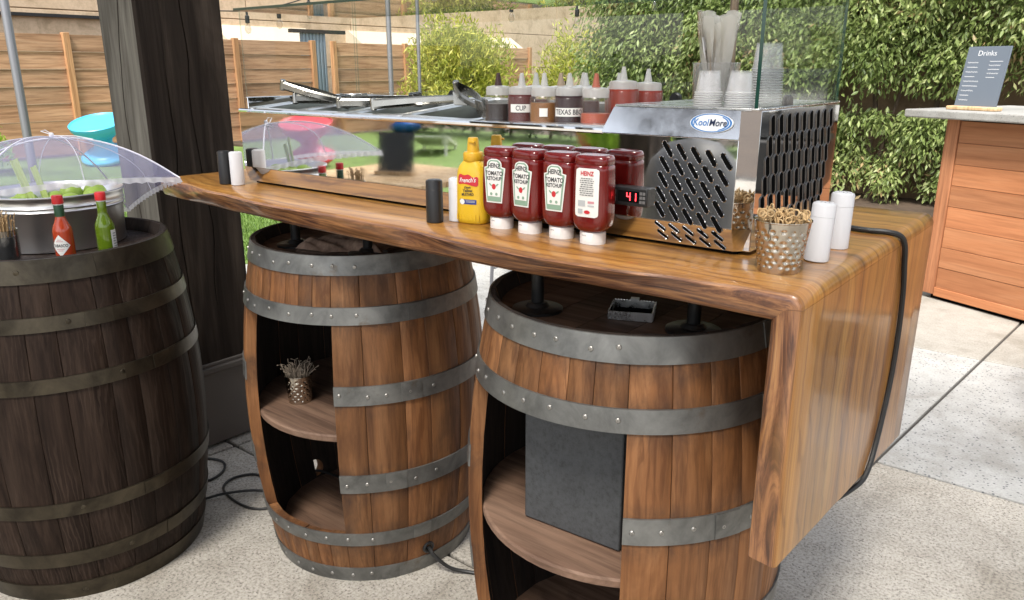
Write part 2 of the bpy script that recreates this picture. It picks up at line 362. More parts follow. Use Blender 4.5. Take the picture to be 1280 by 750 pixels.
# varnished slab wood: grain runs along the slab and over the bend (mesh attribute wcoord)
def slabmat():
    m, N, L, B = newmat('varnished_slab')
    v = coords(N, L, 'attr')
    a = noise(N, L, mapping(N, L, v, (.6, 11, 14)), 1.0, 6, .6, 1.6)
    c = ramp(N, L, a, [(.25, (.17, .066, .015)), (.40, (.33, .145, .031)), (.56, (.43, .205, .046)), (.75, (.51, .275, .075))])
    g = noise(N, L, mapping(N, L, v, (2.5, 130, 130)), 1.0, 4, .6, .3)
    gr = ramp(N, L, g, [(.3, (.55, .5, .45)), (.55, (1, 1, 1))]); c = mix(N, L, c, gr, .8, 'MULTIPLY')
    wvn = N.new('ShaderNodeTexWave'); wvn.wave_type = 'BANDS'; wvn.bands_direction = 'Y'; wvn.inputs['Scale'].default_value = 7; wvn.inputs['Distortion'].default_value = 16; wvn.inputs['Detail'].default_value = 4; wvn.inputs['Detail Scale'].default_value = .7
    L.new(mapping(N, L, v, (.55, 1, 0)), wvn.inputs['Vector'])
    wr = ramp(N, L, wvn.outputs['Fac'], [(.0, (.46, .38, .30)), (.16, (.92, .90, .86)), (1, (1.05, 1.04, 1.02))]); c = mix(N, L, c, wr, .6, 'MULTIPLY')
    bn = noise(N, L, mapping(N, L, v, (.12, 6.5, 0)), 1.0, 2, .5, .6); br = ramp(N, L, bn, [(.36, (.62, .60, .60)), (.46, (1, .97, .92)), (.55, (1.0, .98, .94)), (.66, (.86, .92, .98))]); c = mix(N, L, c, br, .85, 'MULTIPLY')
    # bark-side streaks: third component of wcoord is 1 on the live edge, 0 on the sawn faces
    sep = N.new('ShaderNodeSeparateXYZ'); L.new(v, sep.inputs[0])
    e = noise(N, L, mapping(N, L, v, (3.0, 30, 2)), 1.0, 6, .68, 2.2)
    ec = ramp(N, L, e, [(.38, (.045, .018, .013)), (.47, (.14, .058, .030)), (.56, (.30, .135, .058)), (.65, (.42, .21, .08)), (.78, (.46, .36, .30))])
    em = N.new('ShaderNodeMapRange'); em.inputs['From Min'].default_value = .35; em.inputs['From Max'].default_value = .9; L.new(sep.outputs[2], em.inputs[0])
    n2 = noise(N, L, mapping(N, L, v, (2, 3, 1)), 1.0, 3)
    mm = N.new('ShaderNodeMath'); mm.operation = 'MULTIPLY'; L.new(em.outputs[0], mm.inputs[0])
    rr = ramp(N, L, n2, [(.35, (.55,) * 3), (.55, (1, 1, 1))]); L.new(rr, mm.inputs[1])
    c = mix(N, L, c, ec, mm.outputs[0])
    L.new(c, B.inputs['Base Color']); B.inputs['Roughness'].default_value = .33
    B.inputs['Coat Weight'].default_value = .45; B.inputs['Coat Roughness'].default_value = .1
    h = mix(N, L, g, e, mm.outputs[0]); bump(N, L, B, h, .25, .002)
    return m
M['slab'] = slabmat()

# ------------------------------------------------------------------ ground, patio, lawn
mb = MB(); mb.add([(-150, -150, -.06), (150, -150, -.06), (150, 150, -.06), (-150, 150, -.06)], [(0, 1, 2, 3)])
tag(mb.build('ground', M['soil'], smooth=False), kind='structure')
mb = MB(); mb.add([(-13.4, -11, -.02), (-4.86, -11, -.02), (-4.86, 30, -.02), (-13.4, 30, -.02)], [(0, 1, 2, 3)])
tag(mb.build('lawn', M['turf'], smooth=False), kind='structure')
mb = MB(); mb.box(-4.85, 8, -9, 8.0, -.05, -.012)
patio = tag(mb.build('patio', M['joint'], smooth=False), kind='structure')
def slab_piece(x0, x1, y0, y1, mat, skew=0, r=.004):
    g = .006
    q = lambda x, y: (x + skew * (y - 2.7), y)
    P = [q(x0 + g, y0 + g), q(x1 - g, y0 + g), q(x1 - g, y1 - g), q(x0 + g, y1 - g)]
    mb = MB(); mb.prism(P, -.04, 0)
    o = mb.build('paving_slab', mat, patio, smooth=False); bev(o, .005); return o
XS = [-4.85, -2.30, -.553, 1.6, 3.7, 8]
YR = [(-9, -5, 'agg'), (-5, -1.5, 'agg'), (-1.5, 1.39, 'agg'), (1.39, 2.73, 'agg'), (2.73, 4.1, 'chips'), (4.1, 6.2, 'plain'), (6.2, 8, 'plain')]
for i in range(5):
    for y0, y1, mt in YR: slab_piece(XS[i], XS[i + 1], y0, y1, M[mt], .087)
mb = MB(); mb.box(-13, 9, 8.0, 9.6, -.05, .015)
tag(mb.build('planting_bed', M['soil'], smooth=False), kind='structure')

# ------------------------------------------------------------------ foliage helpers
def leaf_mesh(name, mat, C, D, size, asp=.42, fold=.25, tint=None):
    """C centres (n,3), D leaf axis (n,3): each leaf is a folded diamond of two triangles pairs"""
    n = len(C); D = D / np.linalg.norm(D, axis=1, keepdims=True)
    A = RNG.normal(size=(n, 3)); S = np.cross(D, A); S /= np.linalg.norm(S, axis=1, keepdims=True); U = np.cross(S, D)
    sz = (size * RNG.uniform(.5, 1.45, n))[:, None]
    p0 = C - D * sz * .5; p1 = C + D * sz * .5; m_ = C - D * sz * .06
    a = m_ + S * sz * asp * .5 + U * sz * fold * asp; b = m_ - S * sz * asp * .5 + U * sz * fold * asp
    V = np.stack([p0, a, p1, b], 1).reshape(-1, 3)
    idx = np.arange(n)[:, None] * 4; F = np.concatenate([idx + np.array([[0, 1, 2]]), idx + np.array([[0, 2, 3]])], 1).reshape(-1, 3)
    me = bpy.data.meshes.new(name); me.vertices.add(len(V)); me.vertices.foreach_set('co', V.astype(np.float32).ravel())
    me.loops.add(F.size); me.loops.foreach_set('vertex_index', F.astype(np.int32).ravel())
    me.polygons.add(len(F)); me.polygons.foreach_set('loop_start', np.arange(0, F.size, 3, dtype=np.int32))
    me.update(calc_edges=True)
    at = me.attributes.new('tint', 'FLOAT', 'POINT'); tt = RNG.uniform(0, 1, n) if tint is None else tint
    at.data.foreach_set('value', np.repeat(tt, 4).astype(np.float32)); me.materials.append(mat); me.validate(); return me
def clump_points(centres, rad, per, bias=(0, -1, .4)):
    n = len(centres) * per; c = np.repeat(centres, per, 0); r = np.repeat(rad, per)
    d = RNG.normal(size=(n, 3)) + np.array(bias) * .7; d /= np.linalg.norm(d, axis=1, keepdims=True)
    P = c + d * (r * RNG.uniform(.55, 1.08, n))[:, None]
    return P, d
def trunk(mb, p0, p1, r0, r1, wob=.03, n=7):
    P = []
    for i in range(n):
        t = i / (n - 1); p = Vector(p0).lerp(Vector(p1), t) + Vector((random.uniform(-wob, wob), random.uniform(-wob, wob), 0)) * (0 < i < n - 1); P.append(p)
    mb.tube(P, [r0 + (r1 - r0) * i / (n - 1) for i in range(n)], 8)

# ------------------------------------------------------------------ garden wall and hedge behind the bar
mb = MB(); mb.box(-5.6, 9, 9.0, 9.25, 0, 2.9); mb.box(-5.65, 9, 8.96, 9.29, 2.9, 2.98)
tag(mb.build('garden_wall', M['tan_wall'], bevel=.01), 'tan rendered wall showing through the gap in the tall leafy hedge', 'wall')
def hedge():
    t = thing('hedge', 'tall dense leafy green hedge climbing behind the wooden outdoor bar', 'hedge', (0, 8.6, 0))
    nC = 2300
    x = RNG.uniform(-5.75, 6.5, nC); z = RNG.uniform(.12, 3.55, nC)
    # the crown overhangs above a bare band; the lower shrubs stop short of it
    gapc = ((x > -2.7) & (x < 1.6) & (z > .86 + .06 * np.sin(x * 3)) & (z < 1.16 + .05 * np.sin(x * 5 + 1)))
    keep = ~gapc; x = x[keep]; z = z[keep]
    y = np.where(z > 1.1, -.05 - .22 * np.sin(x * 1.7 + z) * .5, .05) + RNG.normal(0, .09, len(x))
    edge = x < -5.3; y[edge] += .15
    r = np.where(z > 1.1, RNG.uniform(.20, .36, len(x)), RNG.uniform(.13, .24, len(x)))
    C = np.stack([x, y, z], 1)
    P, d = clump_points(C, r, 120)
    P[:, 1] = np.minimum(P[:, 1], .36)
    ok = (P[:, 2] > .03) & ~((P[:, 0] > -2.3) & (P[:, 0] < .8) & (P[:, 2] > .93) & (P[:, 2] < 1.04))
    P = P[ok]; d = d[ok]
    ax = d * .55 + np.array([0, -.25, -.75]) + RNG.normal(size=P.shape) * .35
    tint = np.clip(RNG.beta(2, 2, len(P)) + .18 * np.sin(P[:, 0] * 2.1) * np.cos(P[:, 2] * 2.7) + .05, 0, 1)
    o = link('foliage', leaf_mesh('foliage', M['hedge'], P, ax, .066, .36, .25, tint), t); o['kind'] = 'stuff'
    for xx in np.arange(-5.2, 6.3, .95):
        b = MB(); xx2 = xx + random.uniform(-.2, .2)
        trunk(b, (xx2, .1, 0), (xx2 + random.uniform(-.15, .15), .2, 1.4), .035, .02); trunk(b, (xx2 + .04, .12, .3), (xx2 + random.uniform(.1, .4), .2, 1.9), .02, .01)
        b.build('stem', M['bark'], t)
hedge()

def bush(name, label, cat, loc, rx, rz, zc, n, mat, size, trunks, grp=None, per=60, asp=.3):
    t = thing(name, label, cat, loc, 0, grp)
    nC = n; d = RNG.normal(size=(nC, 3)); d /= np.linalg.norm(d, axis=1, keepdims=True)
    rr = RNG.uniform(.35, 1.0, nC) ** .6; C = d * rr[:, None] * np.array([rx, rx, rz]) * (1 + .18 * np.sin(d[:, :1] * 7 + d[:, 2:] * 5)) + np.array([0, 0, zc])
    P, dd = clump_points(C, np.full(nC, min(rx, rz) * .3), per, (0, 0, .3))
    P = P[P[:, 2] > .02]; dd = RNG.normal(size=P.shape) * .6 + np.array([0, 0, .5]) + (P - np.array([0, 0, zc])) * .4
    o = link('crown', leaf_mesh('crown', mat, P, dd, size, asp), t); o['kind'] = 'stuff'
    b = MB()
    for k in range(trunks):
        a = 2 * pi * k / trunks; trunk(b, (.05 * cos(a), .05 * sin(a), -.02), (rx * .45 * cos(a), rx * .45 * sin(a), zc + rz * .2), .035, .012)
    b.build('trunk', M['bark'], t)
    return t
bush('yellow_shrub', 'feathery yellow green shrub growing in front of the cedar fence', 'shrub', (-9.5, 10.35, 0), .85, .95, 1.1, 300, M['yellow'], .10, 5, per=60, asp=.24)
bush('yellow_shrub', 'pale yellow shrub at the open end of the tall hedge', 'shrub', (-8.6, 12.6, 0), .75, .95, 1.0, 120, M['yellow'], .10, 4, per=45, asp=.25)
bush('leafy_shrub', 'small green shrub at the foot of the fence beside the turquoise seat', 'shrub', (-11.9, 3.55, 0), .45, .42, .42, 60, M['lime'], .09, 3, per=40)
bush('lime_grass', 'bright lime tuft of ornamental grass mirrored in the steel cooler front', 'plant', (-5.75, -7.3, 0), .55, .5, .45, 120, M['lime'], .16, 3, per=40, asp=.14)
t = thing('low_hedge', 'low clipped dark hedge across the lawn, mirrored in the steel cooler front', 'hedge', (0, -10.4, 0))
nC = 500; C = np.stack([RNG.uniform(-12.8, -1, nC), RNG.uniform(-.3, .3, nC), RNG.uniform(.15, 1.35, nC)], 1); P, d = clump_points(C, np.full(nC, .28), 60, (0, 1, .4)); P = P[P[:, 2] > .02]
o = link('foliage', leaf_mesh('foliage', M['dkhedge'], P, RNG.normal(size=P.shape), .11, .5), t); o['kind'] = 'stuff'
b = MB()
for k in range(12): trunk(b, (-12.3 + k, 0, -.02), (-12.3 + k, 0, .9), .04, .02)
b.build('stem', M['bark'], t)

# grass on the strip of lawn next to the patio
n = 26000
C = np.stack([RNG.uniform(-8.2, -4.87, n), RNG.uniform(2.0, 6.2, n), np.zeros(n)], 1); C[:, 2] = .005
D = np.stack([RNG.normal(0, .45, n), RNG.normal(0, .45, n), np.ones(n)], 1)
go = link('grass', leaf_mesh('grass', M['blade'], C, D, .06, .12)); tag(go, 'short green grass of the lawn next to the patio', 'grass', kind='stuff')

# ------------------------------------------------------------------ cedar fence and the beige building
def fence():
    t = thing('cedar_fence', 'cedar fence of wide horizontal boards between upright posts beyond the lawn', 'fence', (-13.3, 0, 0))
    ys = [-11.2, -8.4, -5.6, -2.8, 0, 2.75, 5.56, 8.48, 10.2]; ys2 = [10.72, 12.72, 15.0, 17.26]
    for seq in (ys, ys2):
        for y in seq:
            b = MB(); b.box(0, .10, -.05, .05, 0, 1.85)
            b.build('fence_post', M['fence_post'], t, (0, y, 0), bevel=.006)
        for y0, y1 in zip(seq, seq[1:]):
            for k in range(7):
                b = MB(); z0 = .03 + k * .257; h = .25
                dx = random.uniform(-.006, .006)
                b.add([(.02 + dx, y0 + .03, z0), (.05 + dx, y0 + .03, z0), (.035 + dx, y0 + .03, z0 + h), (.015 + dx, y0 + .03, z0 + h),
                       (.02 + dx, y1 - .03, z0), (.05 + dx, y1 - .03, z0), (.035 + dx, y1 - .03, z0 + h), (.015 + dx, y1 - .03, z0 + h)],
                      [(0, 1, 2, 3), (4, 7, 6, 5), (0, 4, 5, 1), (1, 5, 6, 2), (2, 6, 7, 3), (3, 7, 4, 0)])
                b.build('board', M['fence'], t, smooth=False)
fence()
def utility_door():
    t = thing('service_door', 'narrow blue grey ribbed metal door in the gap of the fence', 'door', (-13.55, 10.46, 0))
    b = MB(); b.box(-.03, .0, -.30, .30, 0, 2.0); b.build('panel', M['bluegrey'], t)
    for k in range(7):
        b = MB(); y = -.26 + k * .085; b.box(.0, .022, y, y + .05, 0, 2.0); b.build('rib', M['bluegrey'], t, bevel=.006)
    b = MB(); b.box(-.05, .06, -.55, .8, 2.0, 2.07); b.build('lintel', M['black'], t)
utility_door()
def building():
    t = thing('beige_building', 'beige panelled building rising behind the cedar fence', 'building', (-17.5, 0, 0))
    b = MB(); b.box(-6, -.05, -14, 34, -.05, 7.4); b.build('wall', M['stucco'], t, smooth=False)
    ys = np.arange(-14, 34, 3.2); zs = [0, 1.35, 2.45, 3.55, 4.9, 6.2, 7.4]
    for i, y in enumerate(ys):
        for z0, z1 in zip(zs, zs[1:]):
            b = MB(); b.box(-.05, 0, y + .012, y + 3.2 - .012, z0 + .012, z1 - .012); b.build('wall_panel', M['stucco'], t, smooth=False, bevel=.006)
    for y0 in (10.6, 14.6, 19.0):
        b = MB(); b.add([(0, y0, 1.9), (.75, y0, 1.9), (.12, y0 - .0, 2.3), (0, y0, 2.3), (0, y0 + 2.6, 1.9), (.75, y0 + 2.6, 1.9), (.12, y0 + 2.6, 2.3), (0, y0 + 2.6, 2.3)],
                        [(0, 1, 2, 3), (4, 7, 6, 5), (0, 4, 5, 1), (1, 5, 6, 2), (2, 6, 7, 3), (3, 7, 4, 0)])
        a = b.build('sloped_hood', M['hood'], t, smooth=False)
        b = MB(); b.box(.02, .80, y0 + 2.6, y0 + 2.72, 1.86, 1.92); b.box(.02, .80, y0 - .1, y0 + 2.7, 1.80, 1.86); b.build('hood_trim', M['stucco'], t)
    b = MB(); b.box(.0, .12, -3, 9.4, 2.3, 2.36); b.build('conduit', M['black'], t)
building()

# grey poles with festoon lights over the lawn
def pole(loc, r, h, label):
    t = thing('light_pole', label, 'pole', loc)
    b = MB(); b.lathe([(r, 0), (r, h - .03), (r * .6, h)], 16); b.build('shaft', M['pole'], t)
    b = MB(); b.lathe([(r * 2.6, 0), (r * 2.6, .012), (r * 1.3, .02), (r * 1.15, .08)], 16); b.build('base_plate', M['pole'], t)
    b = MB(); b.tube([(r, 0, h - .1), (r + .05, 0, h - .1), (r + .07, 0, h - .06)], .006, 6); b.build('hook', M['pole'], t)
    return t
pole((-7.71, 2.79, -.02), .036, 3.0, 'thick grey metal pole on the lawn behind the net food cover')
pole((-6.68, 6.18, -.02), .028, 3.0, 'grey metal pole rising behind the middle of the topping rail')
pole((-7.15, 7.09, -.02), .022, 3.0, 'slimmer grey metal pole right in front of the yellow shrub')
def festoon(P0, P1, sag, ts, label):
    t = thing('string_light', label, 'string light', P0, 0, 'festoon lights over the lawn')
    a = Vector((0, 0, 0)); bb = Vector(P1) - Vector(P0)
    f = lambda s: a.lerp(bb, s) - Vector((0, 0, sag * 4 * s * (1 - s)))
    b = MB(); b.tube([f(i / 24) for i in range(25)], .006, 5); b.build('cable', M['track'], t)
    for s in ts:
        p = f(s); b = MB(); b.lathe([(.012, 0), (.012, -.04), (.022, -.05), (.022, -.11), (.02, -.115)], 10); h = b.build('socket', M['track'], t, p)
        b = MB(); b.lathe([(.012, -.115), (.03, -.15), (.033, -.175), (.022, -.205), (.002, -.215)], 10); b.build('bulb', M['bulb'], h)
festoon((-6.68, 6.18, 2.55), (-7.71, 2.79, 2.6), .72, [.12, .25, .34, .43, .60, .78, .92], 'sagging black string of lamps hung between the thick pole and the middle pole')
festoon((-6.68, 6.18, 2.6), (-2.7, 7.9, 2.9), .8, [.15, .32, .48, .66, .84], 'sagging black string of lamps running from the middle pole to the tall hedge')

# ------------------------------------------------------------------ pavilion: timber post and roof above the barrels
t = thing('timber_post', 'thick dark weathered timber post with a painted boxed base beside the barrels', 'post', (-2.585, 1.395, 0))
def crack_post():
    # section with a few deep drying checks that wander up the +x and -y faces
    b = MB(); rings = []
    hx, hy = .115, .148
    for i in range(46):
        z = .25 + (2.72 - .25) * i / 45
        c1 = .02 + .035 * vnoise(z * 1.1, 3); c2 = -.07 + .02 * vnoise(z * 1.6, 4); c3 = .0 + .03 * vnoise(z * 1.3, 8)
        d1 = .016 * max(0, min(1, 1.6 * (vnoise(z * .8, 5) + .45))); d2 = .010 * max(0, min(1, 1.5 * (vnoise(z * .9, 6) + .1))); d3 = .014 * max(0, min(1, 1.5 * (vnoise(z * .9, 7) + .5)))
        wv = .002 * vnoise(z * 3, 9)
        ring = [(-hx, -hy), (c3 - .0032, -hy + wv), (c3, -hy + d3 + wv), (c3 + .0032, -hy + wv), (hx - .008, -hy), (hx, -hy + .008)]
        for c, d in ((c2, d2), (c1, d1)): ring += [(hx + wv, c - .0028), (hx - d + wv, c), (hx + wv, c + .0028)]
        ring += [(hx, hy - .008), (hx - .008, hy), (-hx, hy)]
        rings.append([(x, y, z) for x, y in ring])
    b.loft(rings); return b
cp = crack_post(); cp.m = [1 if i < 45 * 15 and i % 15 in (0, 3) else 0 for i in range(len(cp.f))]  # -y face gets the grey with daylight painted in
cp.build('shaft', [M['post'], M['post_lit']], t, smooth=True, ang=25)
b = MB(); b.box(-.128, .128, -.161, .161, 0.012, .285); b.build('plinth', M['trim'], t, bevel=.004)
b = MB(); b.box(-.137, .137, -.17, .17, .285, .305); b.box(-.122, .122, -.155, .155, .305, .318); b.build('plinth_cap', M['trim'], t, bevel=.003)
b = MB(); b.box(-.1, .1, -.13, .13, 0, .012); b.build('foot', M['black'], t)
rt = thing('pavilion_roof', 'dark open timber pergola roof over the barrels carried on timber posts', 'roof', (0, 0, 2.72))
b = MB(); b.box(-2.70, -2.47, -2.45, 1.62, .0, .26); b.build('beam', M['roof'], rt, bevel=.006)
b = MB(); b.box(3.0, 3.23, -2.45, 1.62, .0, .26); b.build('beam', M['roof'], rt, bevel=.006)
for y in np.linspace(-2.3, 1.5, 7):
    b = MB(); b.box(-3.0, 3.5, y - .04, y + .04, .26, .44); b.build('rafter', M['roof'], rt, bevel=.004)
for k in range(34):
    x0 = -3.0 + k * .195; b = MB(); b.box(x0, x0 + .045, -2.5, 1.67, .44, .53); b.build('roof_slat', M['roof'], rt, smooth=False)
for x, y in ((3.115, 1.395), (3.115, -2.2), (-2.585, -2.2)):
    t2 = thing('timber_post', 'plain dark timber post at another corner of the pavilion', 'post', (x, y, 0), 0, 'outer pavilion posts')
    b = MB(); b.box(-.115, .115, -.148, .148, .0, 2.72); b.build('shaft', M['post'], t2, bevel=.006)
    b = MB(); b.box(-.137, .137, -.17, .17, .0, .3); b.build('plinth', M['trim'], t2, bevel=.004)

# ------------------------------------------------------------------ barrels
RH, RB = .2847, .3358
def rad(z, h=.9): return RH + (RB - RH) * (1 - (2 * z / h - 1) ** 2)
HOOPS = [(.853, .9), (.735, .778), (.533, .583), (.29, .342), (.123, .163), (.0, .046)]
def stave(a0, a1, z0, z1, h, n=13, th=.027, proud=0.0):
    g = .00055 / RB; a0 += g; a1 -= g; rings = []
    e = min(.0016 / RB, (a1 - a0) * .2)
    zl = [z0 + (z1 - z0) * i / (n - 1) for i in range(n)]
    if z1 > h - .01: zl = sorted(set(zl + [h - .03, h - .015])); n = len(zl)
    for i in range(n):
        z = zl[i]; R = rad(z, h) + proud; r2 = R - th + (.018 * max(0, 1 - (h - z) / .03) if z1 > h - .01 else 0)
        pts = [(R - .0011, a0), (R, a0 + e), (R, (a0 + a1) / 2), (R, a1 - e), (R - .0011, a1), (r2, a1), (r2, a0)]
        rings.append([(r_ * cos(a), r_ * sin(a), z) for r_, a in pts])
    b = MB(); b.loft(rings); b.m = [1 if (i < (n - 1) * 7 and i % 7 == 5) else 0 for i in range(len(b.f))]
    if z1 > h - .01: b.m[-1] = 1
    return b
def hoop(z0, z1, h, a0=0, a1=2 * pi, th=.0028):
    full = a1 - a0 > 2 * pi - 1e-4; n = max(8, int((a1 - a0) / (2 * pi) * 96)); rings = []
    cs = [(0, z0), (th, z0 + .0006), (th, z1 - .0006), (0, z1), (-.001, z1), (-.001, z0)]
    m = n if full else n + 1
    for k in range(m):
        a = a0 + (a1 - a0) * k / n; rr = []
        for d, z in cs:
            R = rad(min(max(z, .0), h), h) + d + .0004; rr.append((R * cos(a), R * sin(a), z))
        rings.append(rr)
    b = MB()
    if full: b.loft(rings + [rings[0]], caps=False)
    else: b.loft(rings)
    return b
SCREW = MB().lathe([(.0050, -.001), (.0048, .0008), (.0036, .0020), (.0016, .0022), (.0014, .0010), (.0001, .0010)], 10).mesh('screw', M['screw'])
def widths(seed, n0):
    r = random.Random(seed); ws = [r.uniform(.72, 1.3) for _ in range(n0)]; s = sum(ws); return [x / s * 2 * pi for x in ws]
def barrel(name, label, loc, h, wood_m, hoop_m, seed, opening=None, screws=True, start=0, hoops=HOOPS, hole=None, head_z=.872, floor_z=.06):
    t = thing(name, label, 'barrel', loc)
    if opening:
        A0, A1 = opening; ws = widths(seed, 27)
        span = 2 * pi - (A1 - A0); nin = 7
        r = random.Random(seed + 1)
        wi = [r.uniform(.8, 1.2) for _ in range(nin)]; wi = [x / sum(wi) * (A1 - A0) for x in wi]
        wo = [r.uniform(.75, 1.3) for _ in range(27 - nin)]; wo = [x / sum(wo) * span for x in wo]
        a = A1
        for wd in wo:
            pr_ = random.uniform(-.0006, .0006)
            o = stave(a, a + wd, 0.002, h, h, proud=pr_).build('stave', [wood_m, M['char']], t, ang=40)
            if hole and a < hole[0] < a + wd:
                bpy.context.view_layer.update()
                c = MB(); c.lathe([(hole[2], -.1), (hole[2], .1)], 24)
                co = c.build('cut', M['dark']); co.location = Vector(loc) + Vector((cos(hole[0]) * rad(hole[1]), sin(hole[0]) * rad(hole[1]), hole[1])); co.rotation_euler = (0, pi / 2, hole[0])
                md = o.modifiers.new('b', 'BOOLEAN'); md.operation = 'DIFFERENCE'; md.object = co; md.solver = 'EXACT'
                bpy.context.view_layer.update(); dg = bpy.context.evaluated_depsgraph_get()
                me = bpy.data.meshes.new_from_object(o.evaluated_get(dg)); o.modifiers.clear(); o.data = me
                bpy.data.objects.remove(co)
            a += wd
        a = A0
        for wd in wi:
            stave(a, a + wd, .742, h, h, n=5).build('stave', [wood_m, M['char']], t, ang=40)
            stave(a, a + wd, .002, .150 + random.uniform(0, .004), h, n=5).build('stave', [wood_m, M['char']], t, ang=40); a += wd
    else:
        a = start
        for wd in widths(seed, 24):
            stave(a, a + wd, 0.002, h, h, proud=random.uniform(-.0006, .0006)).build('stave', [wood_m, M['char']], t, ang=40); a += wd
    for i, (z0, z1) in enumerate(hoops):
        cut = opening and i in (2, 3)
        hb = hoop(z0 * h / .9, z1 * h / .9, h, opening[1], opening[0] + 2 * pi) if cut else hoop(z0 * h / .9, z1 * h / .9, h)
        ho = hb.build('hoop', hoop_m, t, ang=40)
        la = random.Random(seed * 10 + i).uniform(-.35, .25) - (.35 if opening else .0)
        hoop(z0 * h / .9 + .001, z1 * h / .9 - .001, h, la, la + .16, .0048).build('lap_joint', hoop_m, ho, ang=40)
        if screws:
            zz = (z0 + z1) / 2
            if cut: angs = [opening[1] + .06 + k * .17 + random.uniform(-.03, .03) for k in range(5)]
            else: angs = [opening[0] - .35 + k * .195 + random.uniform(-.025, .025) for k in range(9)]
            for a in angs:
                z = zz + random.uniform(-.004, .004); R = rad(z) + .0032
                s = link('screw', SCREW, ho, (R * cos(a), R * sin(a), z), (0, pi / 2, a))
        else:
            for a in (radians(-35 + 17 * i % 40), ):
                z = (z0 + z1) / 2 * h / .9; R = rad(z, h) + .003; s = link('rivet', RIVET, ho, (R * cos(a), R * sin(a), z), (0, pi / 2, a))
    # head boards: disc cut in planks
    ri = rad(head_z, h) - .0275; nb = 6
    for k in range(nb):
        x0 = -ri + 2 * ri * k / nb; x1 = x0 + 2 * ri / nb
        poly = []
        for q in range(9): x = x0 + .0008 + (x1 - x0 - .0016) * q / 8; poly.append((x, -sqrt(max(0, ri * ri - x * x))))
        for q in range(8, -1, -1): x = x0 + .0008 + (x1 - x0 - .0016) * q / 8; poly.append((x, sqrt(max(0, ri * ri - x * x))))
        poly = [p for i_, p in enumerate(poly) if i_ == 0 or hypot(p[0] - poly[i_ - 1][0], p[1] - poly[i_ - 1][1]) > 1e-4]
        b = MB(); b.prism(poly, head_z - .02, head_z); b.build('head_board', M['head'] if opening else wood_m, t, smooth=False)
    ri = rad(floor_z, h) - .0275
    b = MB(); b.lathe([(ri, floor_z - .02), (ri, floor_z)], 48); b.build('bottom_board', M['shelf'] if opening else wood_m, t)
    return t
RIVET = MB().lathe([(.007, -.001), (.006, .0012), (.002, .002), (.0001, .002)], 10).mesh('rivet', M['bronze'])
B1 = (-2.2075, .8066, 0); B2 = (-1.6313, 1.373, 0); B3 = (-.7569, 1.3301, 0)
H1 = .9046
barrel('dark_barrel', 'dark stained barrel with aged hoops holding the steel tub and hot sauces', B1, H1, M['dark_oak'], M['bronze'], 5, None, False, .1,
       [(.845, .9), (.733, .769), (.586, .623), (.259, .298), (.109, .151), (0, .052)])
bar2 = barrel('oak_barrel', 'brown oak barrel with an open cabinet holding a small metal pot', B2, .9, M['oak'], M['galv'], 21, (radians(-112), radians(-55)), hole=(radians(181.5), .092, .027))
bar3 = barrel('oak_barrel', 'brown oak barrel with an open cabinet holding a grey speaker', B3, .9, M['oak'], M['galv'], 33, (radians(-132), radians(-60)))
for bt, zs in ((bar2, .44), (bar3, .44)):
    ri = rad(zs) - .0285
    b = MB(); b.lathe([(ri - .004, zs - .02), (ri, zs - .016), (ri, zs - .004), (ri - .004, zs)], 64); b.build('shelf', M['shelf'], bt)

